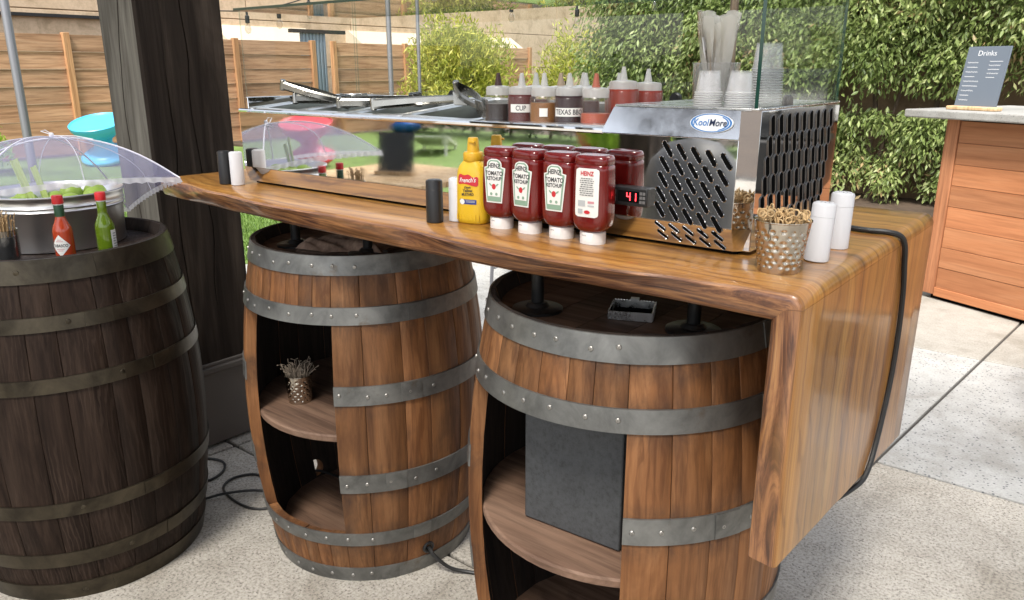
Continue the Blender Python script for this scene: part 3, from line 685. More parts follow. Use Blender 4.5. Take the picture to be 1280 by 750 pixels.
# ------------------------------------------------------------------ the live edge slab counter with its waterfall end
def counter():
    t = thing('live_edge_counter', 'thick varnished live edge slab counter with a waterfall end above two oak barrels', 'counter', (0, 0, 0))
    ZT, TH, RA = 1.027, .048, .022
    X0, XB = -2.215, -.33
    XT = [(-2.25, 1.118), (-2.05, 1.101), (-1.81, 1.067), (-1.60, 1.046), (-1.52, 1.043), (-1.33, 1.052), (-1.12, 1.046), (-.94, 1.024), (-.78, 1.016), (-.625, 1.026), (-.51, 1.043), (-.40, 1.053), (-.2, 1.052), (.5, 1.056)]
    XO = [(-2.25, 1.120), (-2.0, 1.099), (-1.75, 1.082), (-1.42, 1.063), (-1.1, 1.057), (-.85, 1.051), (-.66, 1.060), (-.52, 1.066), (-.39, 1.064), (-.2, 1.060), (.5, 1.062)]
    def itp(T_, x):
        for p, q in zip(T_, T_[1:]):
            if p[0] <= x <= q[0]:
                u = (x - p[0]) / (q[0] - p[0]); u = u * u * (3 - 2 * u); return p[1] + (q[1] - p[1]) * u
        return T_[-1][1]
    def yf(s): return itp(XT, X0 + s) + .0012 * vnoise(s * 9, 42)
    def yo(s): return itp(XO, X0 + s) + .0010 * vnoise(s * 8, 47)
    def yb(s): return 1.87 + .008 * vnoise(s * 2.0, 43)
    LA = pi / 2 * RA; LT = (XB - RA) - X0
    def path(s):
        if s < LT: return Vector((X0 + s, 0, ZT)), Vector((0, 0, 1))
        if s < LT + LA:
            a = (s - LT) / RA; return Vector((XB - RA + RA * sin(a), 0, ZT - RA + RA * cos(a))), Vector((sin(a), 0, cos(a)))
        return Vector((XB, 0, ZT - RA - (s - LT - LA))), Vector((1, 0, 0))
    def sect(s, e=0):
        # (depth y, offset below the outer face, live flag)
        f = yf(s); b_ = yb(s); k = .55 + .45 * vnoise(s * 2.2, 44); wv = .0012 * vnoise(s * 7, 45)
        g = yo(s); mid = .0025 * vnoise(s * 3.1, 48)
        L = [(g + .008, -TH, .5), (g + .0015, -TH + .003, 1), (g - .001 + (f - g) * .18 + mid, -TH * .78, 1), (g + (f - g) * .42 - .002 + mid * 1.4 + wv, -TH * .55, 1), (g + (f - g) * .72 - .002 + mid + wv, -TH * .30, 1),
             (f + .0002, -TH * .13, 1), (f + .0022, -.0026, .7), (f + .0065, 0, .2)]
        for q in range(1, 12): L.append((f + .036 + (b_ - f - .06) * q / 12, .0006 * vnoise(s * 4 + q, 46), 0))
        L += [(b_ - .010, 0, .5), (b_ - .002, -.006, 1), (b_, -TH * .5, 1), (b_ - .004, -TH, 1)]
        if e:
            L = [(f + (y - f) * 1.0 if y > f + .1 else y + e * .02, o_, lv) for y, o_, lv in L]
        return L
    def grid(slist, name, endtaper=False, botslope=None):
        V = []; A = []; rings = []
        for s in slist:
            p, nn = path(s); ring = []
            e = 0
            for y, o_, lv in sect(s):
                if endtaper and s < .05:   # rounded, slightly skewed left end
                    tt = 1 - s / .05; o2 = o_ * (1 - .35 * tt * tt) - .010 * tt * tt; y2 = y + (.03 * tt * tt if y < 1.2 else 0)
                else: o2, y2 = o_, y
                xx = 0
                if s < .12: xx = (1 - s / .12) * (.10 * ((y - 1.1) / .75)) * 0 
                q = p + nn * o2
                if LT < s < LT + LA and -o2 > RA: q = Vector((XB + o2, 0, ZT + o2))
                elif s <= LT: q.x = min(q.x, XB + o2 if -o2 > RA else XB - RA) if s > LT - .08 else q.x
                elif s >= LT + LA: q.z = min(q.z, ZT + o2 if -o2 > RA else ZT - RA)
                zz = q.z
                if botslope is not None:
                    k = max(0, (s - (LT + LA)) / (S_END - LT - LA)); zz -= k * botslope * (y - 1.05) / .82
                ring.append((q.x + xx, y2, zz)); A.append((s, y - o_ * .9, lv))
            rings.append(ring)
        b = MB(); b.loft(rings); me = b.mesh(name, M['slab'], True, 38)
        at = me.attributes.new('wcoord', 'FLOAT_VECTOR', 'POINT'); at.data.foreach_set('vector', np.array(A, dtype=np.float32).ravel())
        o = link(name, me, t); return o
    S_END = LT + LA + (ZT - RA) - .592
    sl = [0, .006, .015, .03, .05] + list(np.linspace(.07, LT, 100)) + list(np.linspace(LT, LT + LA, 12)[1:])
    grid(sl, 'tabletop', True)
    s2 = list(np.linspace(LT + LA + .0005, S_END - .012, 30)) + [S_END - .004, S_END]
    grid(s2, 'waterfall_panel', botslope=.085)
    for (x, y) in ((-.878, 1.175), (-.58, 1.245), (-.60, 1.50), (-.90, 1.49), (-1.733, 1.236), (-1.503, 1.287), (-1.76, 1.50), (-1.52, 1.53)):
        b = MB(); b.lathe([(.0125, .872), (.0125, ZT - TH + .004)], 20); p = b.build('pipe_leg', M['black_pipe'], t, (x, y, 0))
        b = MB(); b.lathe([(.050, .8722), (.050, .877), (.046, .879), (.024, .881), (.018, .888), (.0128, .889)], 28); b.build('flange', M['black_pipe'], p)
counter()

# ------------------------------------------------------------------ the steel refrigerated topping rail
def cooler():
    t = thing('topping_cooler', 'long polished steel refrigerated topping rail with glass guard on the slab counter', 'cooler', (0, 0, 0))
    XL, XH, XR, YF, YB = -1.90, -.765, -.484, 1.21, 1.63; Z0, ZL, ZH = 1.0335, 1.217, 1.262
    CH = .024
    # front panel of the long body and of the machine housing
    ZB = 1.072; YL = YF + .013
    b = MB(); b.box(XL, XR - CH, YF, YF + .02, ZB + .0004, ZL); hp = b.build('front_panel', M['steel'], t, bevel=.0008)
    b = MB(); b.add([(XL, YL, Z0), (XR - CH, YL, Z0), (XR - CH, YF, ZB), (XL, YF, ZB), (XL, YL + .012, Z0), (XR - CH, YL + .012, Z0), (XR - CH, YF + .012, ZB), (XL, YF + .012, ZB)],
                    [(0, 1, 2, 3), (4, 7, 6, 5), (0, 4, 5, 1), (1, 5, 6, 2), (2, 6, 7, 3), (3, 7, 4, 0)]); kp = b.build('kick_panel', M['steel'], t, smooth=False)
    b = MB(); b.add([(XR - CH, YF, ZB), (XR, YF + CH, ZB), (XR, YF + CH, ZH), (XR - CH, YF, ZH), (XR - CH - .003, YF + .01, ZB), (XR - .01, YF + CH + .003, ZB), (XR - .01, YF + CH + .003, ZH), (XR - CH - .003, YF + .01, ZH)],
                    [(0, 1, 2, 3), (4, 7, 6, 5), (1, 5, 6, 2), (2, 6, 7, 3), (3, 7, 4, 0)])
    b.add([(XR - CH, YL, Z0), (XR - .008, YF + CH + .006, Z0), (XR, YF + CH, ZB), (XR - CH, YF, ZB)], [(0, 1, 2, 3)]); b.build('corner_trim', M['steel'], t, smooth=False)
    b = MB(); b.box(XR - .012, XR, YF + CH, YB, Z0, ZH); sp = b.build('side_panel', M['steel'], t, bevel=.0015)
    b = MB(); b.box(XL, XL + .012, YF + .021, YB, Z0, 1.254); b.build('side_panel', M['steel'], t, bevel=.002)
    b = MB(); b.box(XL, XR - .012, YB - .012, YB, Z0, 1.250); b.build('back_panel', M['steel_b'], t, bevel=.002)
    b = MB(); b.box(XL + .02, XR - .02, YF + .02, YB - .02, 1.0285, Z0 + .002); b.build('base', M['dark'], t)
    # housing cap with its sloping front strip and sloping left cheek
    b = MB(); ys = YF + .010
    b.add([(XH - .0, YF - .002, ZL + .001), (XR - CH, YF - .002, ZL + .001), (XR - CH, ys, ZH), (XH + .018, ys, ZH), (XH, YF + .012, ZL + .001), (XR - CH, YF + .012, ZL + .001), (XR - CH, ys + .012, ZH - .004), (XH + .018, ys + .012, ZH - .004)],
          [(0, 1, 2, 3), (4, 7, 6, 5), (0, 4, 5, 1), (1, 5, 6, 2), (2, 6, 7, 3), (3, 7, 4, 0)]); st = b.build('name_strip', M['steel_b2'], t, smooth=False)
    b = MB(); b.add([(XH, YF + .012, ZL), (XH + .018, ys + .002, ZH), (XH + .018, YB - .012, ZH), (XH, YB - .012, ZL), (XH + .01, YF + .012, ZL), (XH + .028, ys + .002, ZH - .002), (XH + .028, YB - .012, ZH - .002), (XH + .01, YB - .012, ZL)],
                    [(0, 1, 2, 3), (4, 7, 6, 5), (0, 4, 5, 1), (1, 5, 6, 2), (2, 6, 7, 3), (3, 7, 4, 0)]); b.build('cheek', M['steel'], t, smooth=False)
    b = MB(); b.box(XH + .018, XR, YF + .012, YB, ZH + .0002, ZH + .004); b.build('housing_top', M['steel_b'], t, bevel=.001)
    # lip along the front and the back of the well
    b = MB(); b.tube([(XL, YF + .004, ZL + .002), (XH + .002, YF + .004, ZL + .002)], .0065, 10); b.build('front_lip', M['steel'], t)
    b = MB(); b.box(XL, XH, YF + .006, YF + .036, ZL - .002, ZL + .004); b.build('rail_front', M['steel_b'], t, bevel=.001)
    b = MB(); b.box(XL + .0125, XH + .01, 1.584, YB - .0125, 1.244, 1.2505); b.build('rail_back', M['steel_b'], t, bevel=.001)
    b = MB(); b.box(XL + .012, XH, YF + .03, YB - .015, 1.10, 1.106); b.build('well_floor', M['steel_b'], t)
    # vent slots
    def slot(L_, W_, rim):
        pts = []
        for k in range(9): a = pi / 2 + pi * k / 8; pts.append((-L_ / 2 + W_ / 2 * cos(a), W_ / 2 * sin(a)))
        for k in range(9): a = -pi / 2 + pi * k / 8; pts.append((L_ / 2 + W_ / 2 * cos(a), W_ / 2 * sin(a)))
        return pts
    inner = slot(.0225, .0078, 0); outer = slot(.0225, .0100, 0); n = len(inner)
    V = [(x, y, .0006) for x, y in inner] + [(x, y, .0011) for x, y in slot(.0225, .0086, 0)] + [(x, y, 0) for x, y in outer]
    F = [tuple(range(n))]; Fm = [1]
    for k in range(n):
        k2 = (k + 1) % n; F += [(k, k2, n + k2, n + k), (n + k, n + k2, 2 * n + k2, 2 * n + k)]; Fm += [0, 0]
    sm = MB(); sm.v = V; sm.f = F; sm.m = Fm; sme = sm.mesh('vent_slot', [M['steel'], M['dark']], True, 50)
    rows = [(1.196, 5, -.632, .0265), (1.170, 5, -.636, .0265), (1.144, 5, -.638, .0265), (1.118, 5, -.640, .0265), (1.092, 5, -.641, .0265), (1.0625, 5, -.640, .0265), (1.0475, 5, -.6365, .0265)]
    for z, cnt, x0, dx in rows:
        for k in range(cnt):
            low = z < 1.07; z2 = z - k * (.0012 if low else .0035)
            o = link('vent_slot', sme, kp if low else hp, (x0 + k * dx, YF - .0006 + (.013 * (ZB - z2) / (ZB - Z0) if low else 0), z2)); o.rotation_euler = ((Rx(math.atan(.013 / .0385)) if low else Rx(0)) @ Ry(radians(55) if not low else radians(38)) @ Rx(pi / 2)).to_euler()
            if low: o.scale = (.8, .72, 1)
    sme2 = sm.mesh('vent_slot', [M['tong_dk'], M['dark']], True, 50)
    for r_ in range(6):
        for k in range(9):
            y = 1.285 + k * .037 - r_ * .004; z = 1.236 - r_ * .0325
            o = link('vent_slot', sme2, sp, (XR + .0004, y, z)); o.rotation_euler = (pi / 2, radians(76), pi / 2); o.scale = (1.15, 2.1, 1)
    # name plate
    pl = MB(); pl.lathe([(1, 0), (1, .0012), (.985, .0018)], 48, M=Matrix.Diagonal((.0375, .0158, 1, 1)))
    tilt = (pi / 2 - .24, 0, 0)
    lp = pl.build('name_plate', M['logo_white'], st, (-.5575, YF + .0025, 1.2415), tilt)
    b = MB()
    for a0, a1, ra, rb_ in ((0, 2 * pi, .955, .86), (-1.1, .9, .82, .74)):
        k = 40; V = []; F = []
        for i in range(k + 1):
            a = a0 + (a1 - a0) * i / k; V += [(ra * cos(a) * .0375, ra * sin(a) * .0158, .0021), (rb_ * cos(a) * .0375, rb_ * sin(a) * .0158, .0021)]
        for i in range(k): F.append((2 * i, 2 * i + 1, 2 * i + 3, 2 * i + 2))
        b.add(V, F)
    b.build('ring', M['logo_blue'], lp, smooth=False)
    parts = [(text_geo(tx_, .0158, .88, .0002), mt) for tx_, mt in (('Kool', 'logo_blue'), ('More', 'logo_ink'))]
    wds = [max(v[0] for v in g[0]) - min(v[0] for v in g[0]) for g, _ in parts]; tot = sum(wds) + .001; x = -tot / 2 - .002
    for (g, mt), wd_ in zip(parts, wds):
        V, F = g; mn = min(v[0] for v in V); b = MB(); b.add([(vx - mn + x + vy * .1, vy, .0026 if mt == 'logo_blue' else .0028) for vx, vy in V], F); b.build('lettering', M[mt], lp, smooth=False); x += wd_ + .0022
    # thermostat
    b = MB(); b.box(-.735, -.6595, YF - .014, YF + .002, 1.094, 1.1265); ct = b.build('controller', M['black'], t, bevel=.002)
    b = MB(); b.box(-.717, -.675, YF - .0152, YF - .0138, 1.101, 1.1205); b.build('display', M['dark'], ct)
    SEG = {'4': 'bcfg', '1': 'bc'}
    def seg(b, ch, x0, z0, w_, h_):
        th = .0021
        R = {'a': (0, w_, h_ - th, h_), 'd': (0, w_, 0, th), 'g': (0, w_, h_ / 2 - th / 2, h_ / 2 + th / 2), 'b': (w_ - th, w_, h_ / 2, h_), 'c': (w_ - th, w_, 0, h_ / 2), 'f': (0, th, h_ / 2, h_), 'e': (0, th, 0, h_ / 2)}
        for s in SEG[ch]:
            a0, a1, c0, c1 = R[s]; b.box(x0 + a0 + .0003, x0 + a1 - .0003, YF - .0159, YF - .0151, z0 + c0 + .0003, z0 + c1 - .0003)
    b = MB(); seg(b, '4', -.7000, 1.1035, .0085, .0145); seg(b, '1', -.6885, 1.1035, .0085, .0145); b.build('digits', M['led'], ct, smooth=False)
    for x in (-.6715, -.6655):
        for z in (1.1, 1.1075, 1.115):
            b = MB(); b.box(x - .0024, x + .0024, YF - .0150, YF - .0138, z, z + .005); b.build('button', M['bin'], ct)
    for z in (1.100, 1.112):
        b = MB(); b.box(-.731, -.722, YF - .0150, YF - .0138, z, z + .009); b.build('button', M['bin'], ct)
    # glass guard: two ends, back and top
    ZG = 1.468
    def pane(x0, x1, y0, y1, z0, z1, thin, edge=True):
        b = MB(); V = [(x, y, z) for z in (z0, z1) for y in (y0, y1) for x in (x0, x1)]
        F = {'z-': (0, 2, 3, 1), 'z+': (4, 5, 7, 6), 'y-': (0, 1, 5, 4), 'y+': (2, 6, 7, 3), 'x-': (0, 4, 6, 2), 'x+': (1, 3, 7, 5)}
        for k, f in F.items(): b.add(V, [f], 0 if k[0] == thin else 1) if False else None
        o = MB(); o.v = V; o.f = list(F.values()); o.m = [0 if k[0] == thin else 1 for k in F]
        return o.build('glass_pane', [M['glass'], M['glass_edge'] if edge else M['edge_pale']], t, smooth=False)
    pane(XR - .008, XR - .002, YF + .012, YB - .01, ZH + .0044, ZG, 'x')
    pane(XL + .002, XL + .008, YF + .024, YB - .017, 1.2545, ZG, 'x', False)
    pane(XL + .010, XR - .010, YB - .016, YB - .010, 1.2508, ZG, 'y', False)
    pane(XL, XR, YF + .010, YB, ZG + .0006, ZG + .0066, 'z')
    for x, y, z, ax in ((-1.855, 1.40, 1.256, 'y'), (-1.50, 1.612, 1.256, 'y'), (-.83, 1.612, 1.262, 'y'), (XR - .010, 1.37, ZH + .008, 'x')):
        b = MB(); b.lathe([(.011, -.006), (.0135, -.005), (.0135, .004), (.011, .006)], 20)
        b.build('glass_clamp', M['black_pipe'], t, (x, y, z), (pi / 2, 0, 0) if ax == 'y' else (0, pi / 2, 0))
cooler()

# food pans in the well
def pan(x0, x1, y0, y1, zt, depth, label, lift=0):
    tilt = math.atan2(.030, y1 - y0)
    t = thing('food_pan', label, 'pan', ((x0 + x1) / 2, (y0 + y1) / 2, zt + .0155), (tilt, random.uniform(-.02, .02), random.uniform(-.012, .012)), 'steel pans in the topping rail')
    wx, wy = (x1 - x0) / 2, (y1 - y0) / 2; zt = 0
    def rr(a, b_, z, r=.02):
        P = []
        for cx, cy, a0 in ((a - r, b_ - r, 0), (-a + r, b_ - r, 90), (-a + r, -b_ + r, 180), (a - r, -b_ + r, 270)):
            for k in range(5): an = radians(a0 + 22.5 * k); P.append((cx + r * cos(an), cy + r * sin(an), z))
        return P
    b = MB(); b.loft([rr(wx, wy, zt - .004, .012), rr(wx, wy, zt, .012), rr(wx - .011, wy - .011, zt + .0012), rr(wx - .014, wy - .014, zt - .003)], caps=False); b.build('rim', M['pan_rim'], t)
    b = MB(); b.loft([rr(wx - .014, wy - .014, zt - .003), rr(wx - .016, wy - .016, zt - .012), rr(wx - .02, wy - .02, zt - depth + .01), rr(wx - .03, wy - .03, zt - depth)], caps=False)
    b.add(rr(wx - .03, wy - .03, zt - depth), [tuple(range(20))]); b.build('well', M['pan_in'], t); return t
PX = [(-1.885, -1.70), (-1.697, -1.512), (-1.509, -1.324), (-1.321, -1.10)]
for i, (a, c) in enumerate(PX): pan(a, c, 1.245, 1.580, 1.2235, .095, ['first steel food pan at the end of the rail nearest the timber post', 'steel food pan with tongs propped against its rim', 'steel food pan holding green garnish', 'wide steel food pan next to the squeeze bottles'][i], [0, 0, 0, 0][i])
pan(-1.097, -.772, 1.245, 1.580, 1.2235, .10, 'large steel pan crowded with squeeze bottles of sauce')
# shredded garnish in one pan
nG = 260; C = np.stack([RNG.uniform(-1.48, -1.35, nG), RNG.uniform(1.28, 1.54, nG), RNG.uniform(1.145, 1.19, nG)], 1)
go = link('green_garnish', leaf_mesh('green_garnish', M['dkhedge'], C, RNG.normal(size=C.shape), .05, .5)); tag(go, 'dark green leafy garnish heaped in a steel pan', 'garnish', kind='stuff')
def tongs(loc, rot, label, L_=.24):
    t = thing('serving_tongs', label, 'tongs', loc, rot, 'steel tongs lying on the pans')
    for s in (-1, 1):
        rings = []
        for i in range(13):
            u = i / 12; x = u * L_; y = s * (.003 + .011 * sin(u * pi * .9)); w_ = .0115 * (1 - .3 * u); z = 0
            rings.append([(x, y - s * .0, z - w_), (x, y + s * .004, z - w_ * .6), (x, y + s * .004, z + w_ * .6), (x, y, z + w_)])
        b = MB(); b.loft(rings); b.build('arm', M['tong'], t)
        b = MB(); b.add([(L_, s * .006, -.014), (L_ + .03, s * .004, -.018), (L_ + .035, s * .002, 0), (L_ + .03, s * .004, .018), (L_, s * .006, .014), (L_, s * .010, -.014), (L_ + .03, s * .008, -.018), (L_ + .035, s * .006, 0), (L_ + .03, s * .008, .018), (L_, s * .010, .014)],
                        [(0, 1, 2, 3, 4), (9, 8, 7, 6, 5), (0, 5, 6, 1), (1, 6, 7, 2), (2, 7, 8, 3), (3, 8, 9, 4), (4, 9, 5, 0)]); b.build('jaw', M['tong'], t)
    b = MB(); b.lathe([(.006, -.014), (.0075, -.012), (.0075, .012), (.006, .014)], 14); b.build('hinge', M['tong'], t)
    return t
tongs((-1.790, 1.275, 1.285), (radians(12), radians(14), radians(35)), 'steel tongs propped steeply on the pans nearest the post', .15)
tongs((-1.775, 1.300, 1.250), (radians(-10), radians(2), radians(62)), 'steel tongs lying flat beside the propped pair', .16)
tongs((-1.560, 1.270, 1.246), (radians(10), radians(-2), radians(50)), 'steel tongs laid across the middle pans', .17)
tongs((-1.430, 1.265, 1.246), (radians(-8), radians(-4), radians(35)), 'steel tongs lying over the green garnish', .19)
tongs((-1.225, 1.330, 1.287), (radians(15), radians(15), radians(-25)), 'steel tongs with raised hinge beside the squeeze bottles', .13)

# ------------------------------------------------------------------ squeeze bottles
def squeeze(loc, fill, col, label, tip=None, band=None, scale=1, tilt=0):
    t = thing('squeeze_bottle', label, 'bottle', loc, (tilt, 0, radians(34)), 'squeeze bottles in the large pan')
    r = .029 * scale
    b = MB(); b.lathe([(r - .003, 0), (r, .004), (r, .118), (r - .002, .121), (r * .84, .125), (r * .82, .136)], 24, caps=False); b.build('body', M['bottle_clear'], t)
    key = 'sauce_%02d%02d%02d' % tuple(int(c * 99) for c in col)
    if key not in M: M[key] = pb(key, col, .35)
    b = MB(); ft = .004 + (.120 if fill > 1 else fill * .12); b.lathe([(r - .0045, .002), (r - .0015, .006), (r - .0015, ft), (.001, ft + .0005)], 24); b.build('sauce', M[key], t)
    b = MB(); b.lathe([(r * .88, .122), (r * .88, .135), (r * .80, .139), (.009, .141)], 24); b.build('cap', M['bottle_cap'], t)
    tm = M['bottle_cap'] if tip is None else tip
    b = MB(); b.lathe([(.0085, .139), (.0070, .146), (.0034, .166), (.0022, .166)], 14); b.build('nozzle', tm, t)
    if band:
        txt, w0, zc = band; k = 12; V = []; F = []
        for i in range(k + 1):
            a = -pi / 2 + (i / k - .5) * w0 / r; V += [((r + .0006) * cos(a), (r + .0006) * sin(a), zc - .008), ((r + .0006) * cos(a), (r + .0006) * sin(a), zc + .008)]
        for i in range(k): F.append((2 * i, 2 * i + 2, 2 * i + 3, 2 * i + 1))
        b = MB(); b.add(V, F); lb = b.build('tape_label', M['lab_white'], t)
        if txt:
            V, F = text_geo(txt, .0135, .8, .0002); b = MB(); b.add([((r + .0011) * cos(-pi / 2 + x / r), (r + .0011) * sin(-pi / 2 + x / r), zc + y) for x, y in V], F); b.build('lettering', M['lab_ink'], lb, smooth=False)
M['bottle_cap'] = glassmat('squeeze_cap', (.9, .9, .9), 1.0, .62, (.78, .77, .75), .3)
M['tip_dark'] = pb('sauce_tip', (.035, .012, .01), .4); M['tip_red'] = pb('sauce_tip_red', (.35, .10, .06), .4); M['tip_tan'] = pb('tip_tan', (.32, .24, .17), .5)
ZP = 1.152
SQ = [(-1.066, 1.284, .84, (.016, .008, .007), 'squeeze bottle of black sauce with a stained dark nozzle', M['tip_dark'], None),
      (-1.006, 1.286, 1.1, (.10, .018, .018), 'squeeze bottle full of dark red sauce with a paper tape label', None, ('CUP', .045, .098)),
      (-.948, 1.284, .88, (.24, .10, .022), 'squeeze bottle of golden brown sauce with a small blank tape', None, ('', .016, .092)),
      (-.889, 1.286, 1.1, (.03, .010, .014), 'squeeze bottle of dark purple sauce taped with capital letters', None, ('TEXAS BBQ', .062, .094)),
      (-.829, 1.287, .74, (.42, .085, .040), 'nearly empty squeeze bottle of orange sauce with a red nozzle', M['tip_red'], None),
      (-1.02, 1.352, .9, (.12, .02, .02), 'squeeze bottle of red sauce behind the black sauce bottle', None, None),
      (-.958, 1.354, .8, (.2, .09, .03), 'squeeze bottle with a stained tan nozzle behind the golden one', M['tip_tan'], None),
      (-.896, 1.352, .9, (.06, .015, .015), 'squeeze bottle of maroon sauce with pale nozzle in the middle row', None, None),
      (-.815, 1.362, 1.05, (.28, .035, .018), 'squeeze bottle full of brick red sauce beside the steel housing', None, None),
      (-.95, 1.425, .8, (.3, .25, .2), 'squeeze bottle of pale sauce in the back row', None, None),
      (-.862, 1.424, .9, (.3, .06, .03), 'squeeze bottle of orange red sauce in the back row', None, None),
      (-.800, 1.432, 1.05, (.26, .03, .018), 'squeeze bottle of brick red sauce in the corner of the pan', None, None)]
for i, (x, y, fl, c, lb, tp, bd) in enumerate(SQ):
    squeeze((x, y, ZP + (.012 if i == 8 else .008 if i == 11 else 0)), fl, c, lb, tp, bd, 1.0 if i not in (8, 11) else 1.08)

# ------------------------------------------------------------------ ketchup and mustard
KN = 3.6
KZ = [(.0215, .0200, .0185, 2.4), (.0245, .0255, .0215, 2.6), (.029, .0305, .0235, 3), (.0325, .0325, .0245, 3), (.0345, .0328, .0247, KN), (.0375, .0335, .0250, KN), (.044, .0350, .0255, KN), (.060, .0355, .0260, KN), (.10, .0350, .0258, KN), (.130, .0340, .0252, KN), (.1375, .0336, .0250, KN), (.1395, .0318, .0236, KN), (.1415, .0334, .0248, KN), (.150, .0330, .0245, KN), (.1550, .0305, .022, KN), (.1565, .025, .016, KN), (.155, .019, .010, KN)]
def kdims(z):
    for p, q in zip(KZ, KZ[1:]):
        if p[0] <= z <= q[0]:
            t = (z - p[0]) / (q[0] - p[0]); return p[1] + (q[1] - p[1]) * t, p[2] + (q[2] - p[2]) * t
    return .0355, .0260
def kfront(x, z, off):
    a, b_ = kdims(z); u = min(.999, abs(x / a)); return (x, -b_ * (1 - u ** KN) ** (1 / KN) - off, z)
def strip_label(poly_fn, z0, z1, off, mat, name, parent, nz=14, nx=8):
    """poly_fn(z) -> half width; label that hugs the bottle front"""
    V = []; F = []
    for i in range(nz + 1):
        z = z0 + (z1 - z0) * i / nz; w_ = poly_fn(z)
        for k in range(nx + 1): V.append(kfront(-w_ + 2 * w_ * k / nx, z, off))
    for i in range(nz):
        for k in range(nx): q = i * (nx + 1) + k; F.append((q, q + 1, q + nx + 2, q + nx + 1))
    b = MB(); b.add(V, F); return b.build(name, mat, parent)
def ktext(txt, size, zc, off, mat, parent, sx=1, arch=0, bold=0, xc=0):
    V, F = text_geo(txt, size, sx, bold); b = MB(); b.add([kfront(x + xc, zc + y - arch * x * x * 100, off) for x, y in V], F); b.build('lettering', mat, parent, smooth=False)
def keystone(s):
    def f(z):
        if z > .1200: # head of the keystone, rounded on top
            u = (z - .1200) / .0155; return s * (.0168 * sqrt(max(0.02, 1 - max(0, u - .35) ** 2 / .45)))
        if z > .1145: return s * .0240
        return s * (.0178 + (z - .052) / .063 * .0062)
    return f
def ketchup(loc, rot, label, back=False):
    t = thing('ketchup_bottle', label, 'bottle', loc, rot, 'upturned ketchup bottles in a row')
    b = MB(); b.loft([superell(a, bb, n_, z, 48) for z, a, bb, n_ in KZ]); b.build('body', M['ketchup'], t, ang=50)
    b = MB(); b.loft([superell(.0232, .0195, 2.3, z, 40) for z in (.0, .002, .0205)] + [superell(.0215, .018, 2.3, .0218, 40)]); cp = b.build('cap', M['offwhite'], t, ang=50)
    V, F = text_geo('HEINZ', .0035, 1, 0); b = MB(); b.add([(x - .008, -.0195 * (1 - abs((x - .008) / .0232) ** 2.3) ** (1 / 2.3) - .0003, .0155 + y) for x, y in V], F); b.build('lettering', M['bin'], cp, smooth=False)
    b = MB(); b.loft([superell(.0234, .0197, 2.3, z, 40) for z in (.0052, .0056, .0060)]); b.build('cap_seam', M['offwhite'], cp)
    if not back:
        lb = strip_label(keystone(1.0), .052, .1352, .0005, M['lab_white'], 'label', t, 40)
        strip_label(lambda z: keystone(.9)(min(z + .0012, .1352)) - .0004, .0545, .1330, .0008, M['lab_green'], 'border', lb, 40)
        strip_label(lambda z: max(.003, keystone(.74)(min(z + .0035, .1352)) - .0004), .064, .1305, .0011, M['lab_white'], 'field', lb, 40)
        ktext('HEINZ', .0118, .1228, .0015, M['lab_ink'], lb, .80, .12, .0003)
        ktext('TOMATO', .0112, .1080, .0015, M['lab_ink'], lb, .84, .0, .0003); ktext('KETCHUP', .0098, .0982, .0015, M['lab_ink'], lb, .78, .0, .0003)
        b = MB(); b.add([kfront(.0046 * cos(2 * pi * k / 16), .083 + .0055 * sin(2 * pi * k / 16), .0015) for k in range(16)], [tuple(range(16))]); b.build('tomato', M['lab_red'], lb, smooth=False)
        for s in (-1, 1):
            b = MB(); b.add([kfront(s * (.0075 + .0035 * cos(2 * pi * k / 10)), .0865 + .002 * sin(2 * pi * k / 10) + s * .0 + .0022 * cos(2 * pi * k / 10), .0015) for k in range(10)], [tuple(range(10))]); b.build('leaf', M['lab_green'], lb, smooth=False)
            b = MB(); b.add([kfront(s * (.006 + .003 * cos(2 * pi * k / 10)), .069 + .003 * sin(2 * pi * k / 10), .0015) for k in range(10)], [tuple(range(10))]); b.build('leaf', M['lab_green'], lb, smooth=False)
    else:
        def rr(z):
            e = min(z - .050, .1345 - z); return .0232 if e > .006 else .0232 - .006 + sqrt(max(0, .006 ** 2 - (.006 - max(e, 0)) ** 2))
        lb = strip_label(rr, .050, .1345, .0005, M['lab_white'], 'label', t, 40)
        ktext('HEINZ', .0105, .1255, .0012, M['lab_red'], lb, .85, 0, .0003)
        r = random.Random(3)
        for k in range(9):      # fine print, too small to read
            z = .1165 - k * .0036; w0 = .0145 + r.uniform(-.003, 0)
            x = -w0; b = MB()
            while x < w0:
                l_ = r.uniform(.002, .006); x2 = min(w0, x + l_); b.add([kfront(x, z, .0012), kfront(x2, z, .0012), kfront(x2, z + .0015, .0012), kfront(x, z + .0015, .0012)], [(0, 1, 2, 3)]); x = x2 + .001
            b.build('fine_print', M['bin'], lb, smooth=False)
        for x0, x1, z0, z1, mt in ((-.0165, -.002, .069, .079, 'bin2'), (.003, .0155, .0745, .0785, 'lab_red2'), (.003, .0155, .069, .0715, 'bin2'), (-.0165, -.007, .056, .064, 'bin2')):
            b = MB(); b.add([kfront(x0 + (x1 - x0) * i / 4, z, .0012) for z in (z0, z1) for i in range(5)], [(i, i + 1, i + 6, i + 5) for i in range(4)]); b.build('print_block', M[mt], lb, smooth=False)
        b = MB(); b.add([kfront(.002 + .006 * cos(2 * pi * k / 16), .0590 + .0032 * sin(2 * pi * k / 16), .0012) for k in range(16)], [tuple(range(16))]); b.build('stamp', M['lab_red'], lb, smooth=False)
M['bin2'] = pb('print_grey', (.4, .42, .43), .5); M['lab_red2'] = pb('print_pink', (.55, .25, .27), .5)
ketchup((-.962, 1.168, 1.0272), radians(5), 'upturned ketchup bottle standing right against the yellow mustard')
ketchup((-.890, 1.165, 1.0272), radians(-4), 'upturned ketchup bottle second from the yellow mustard')
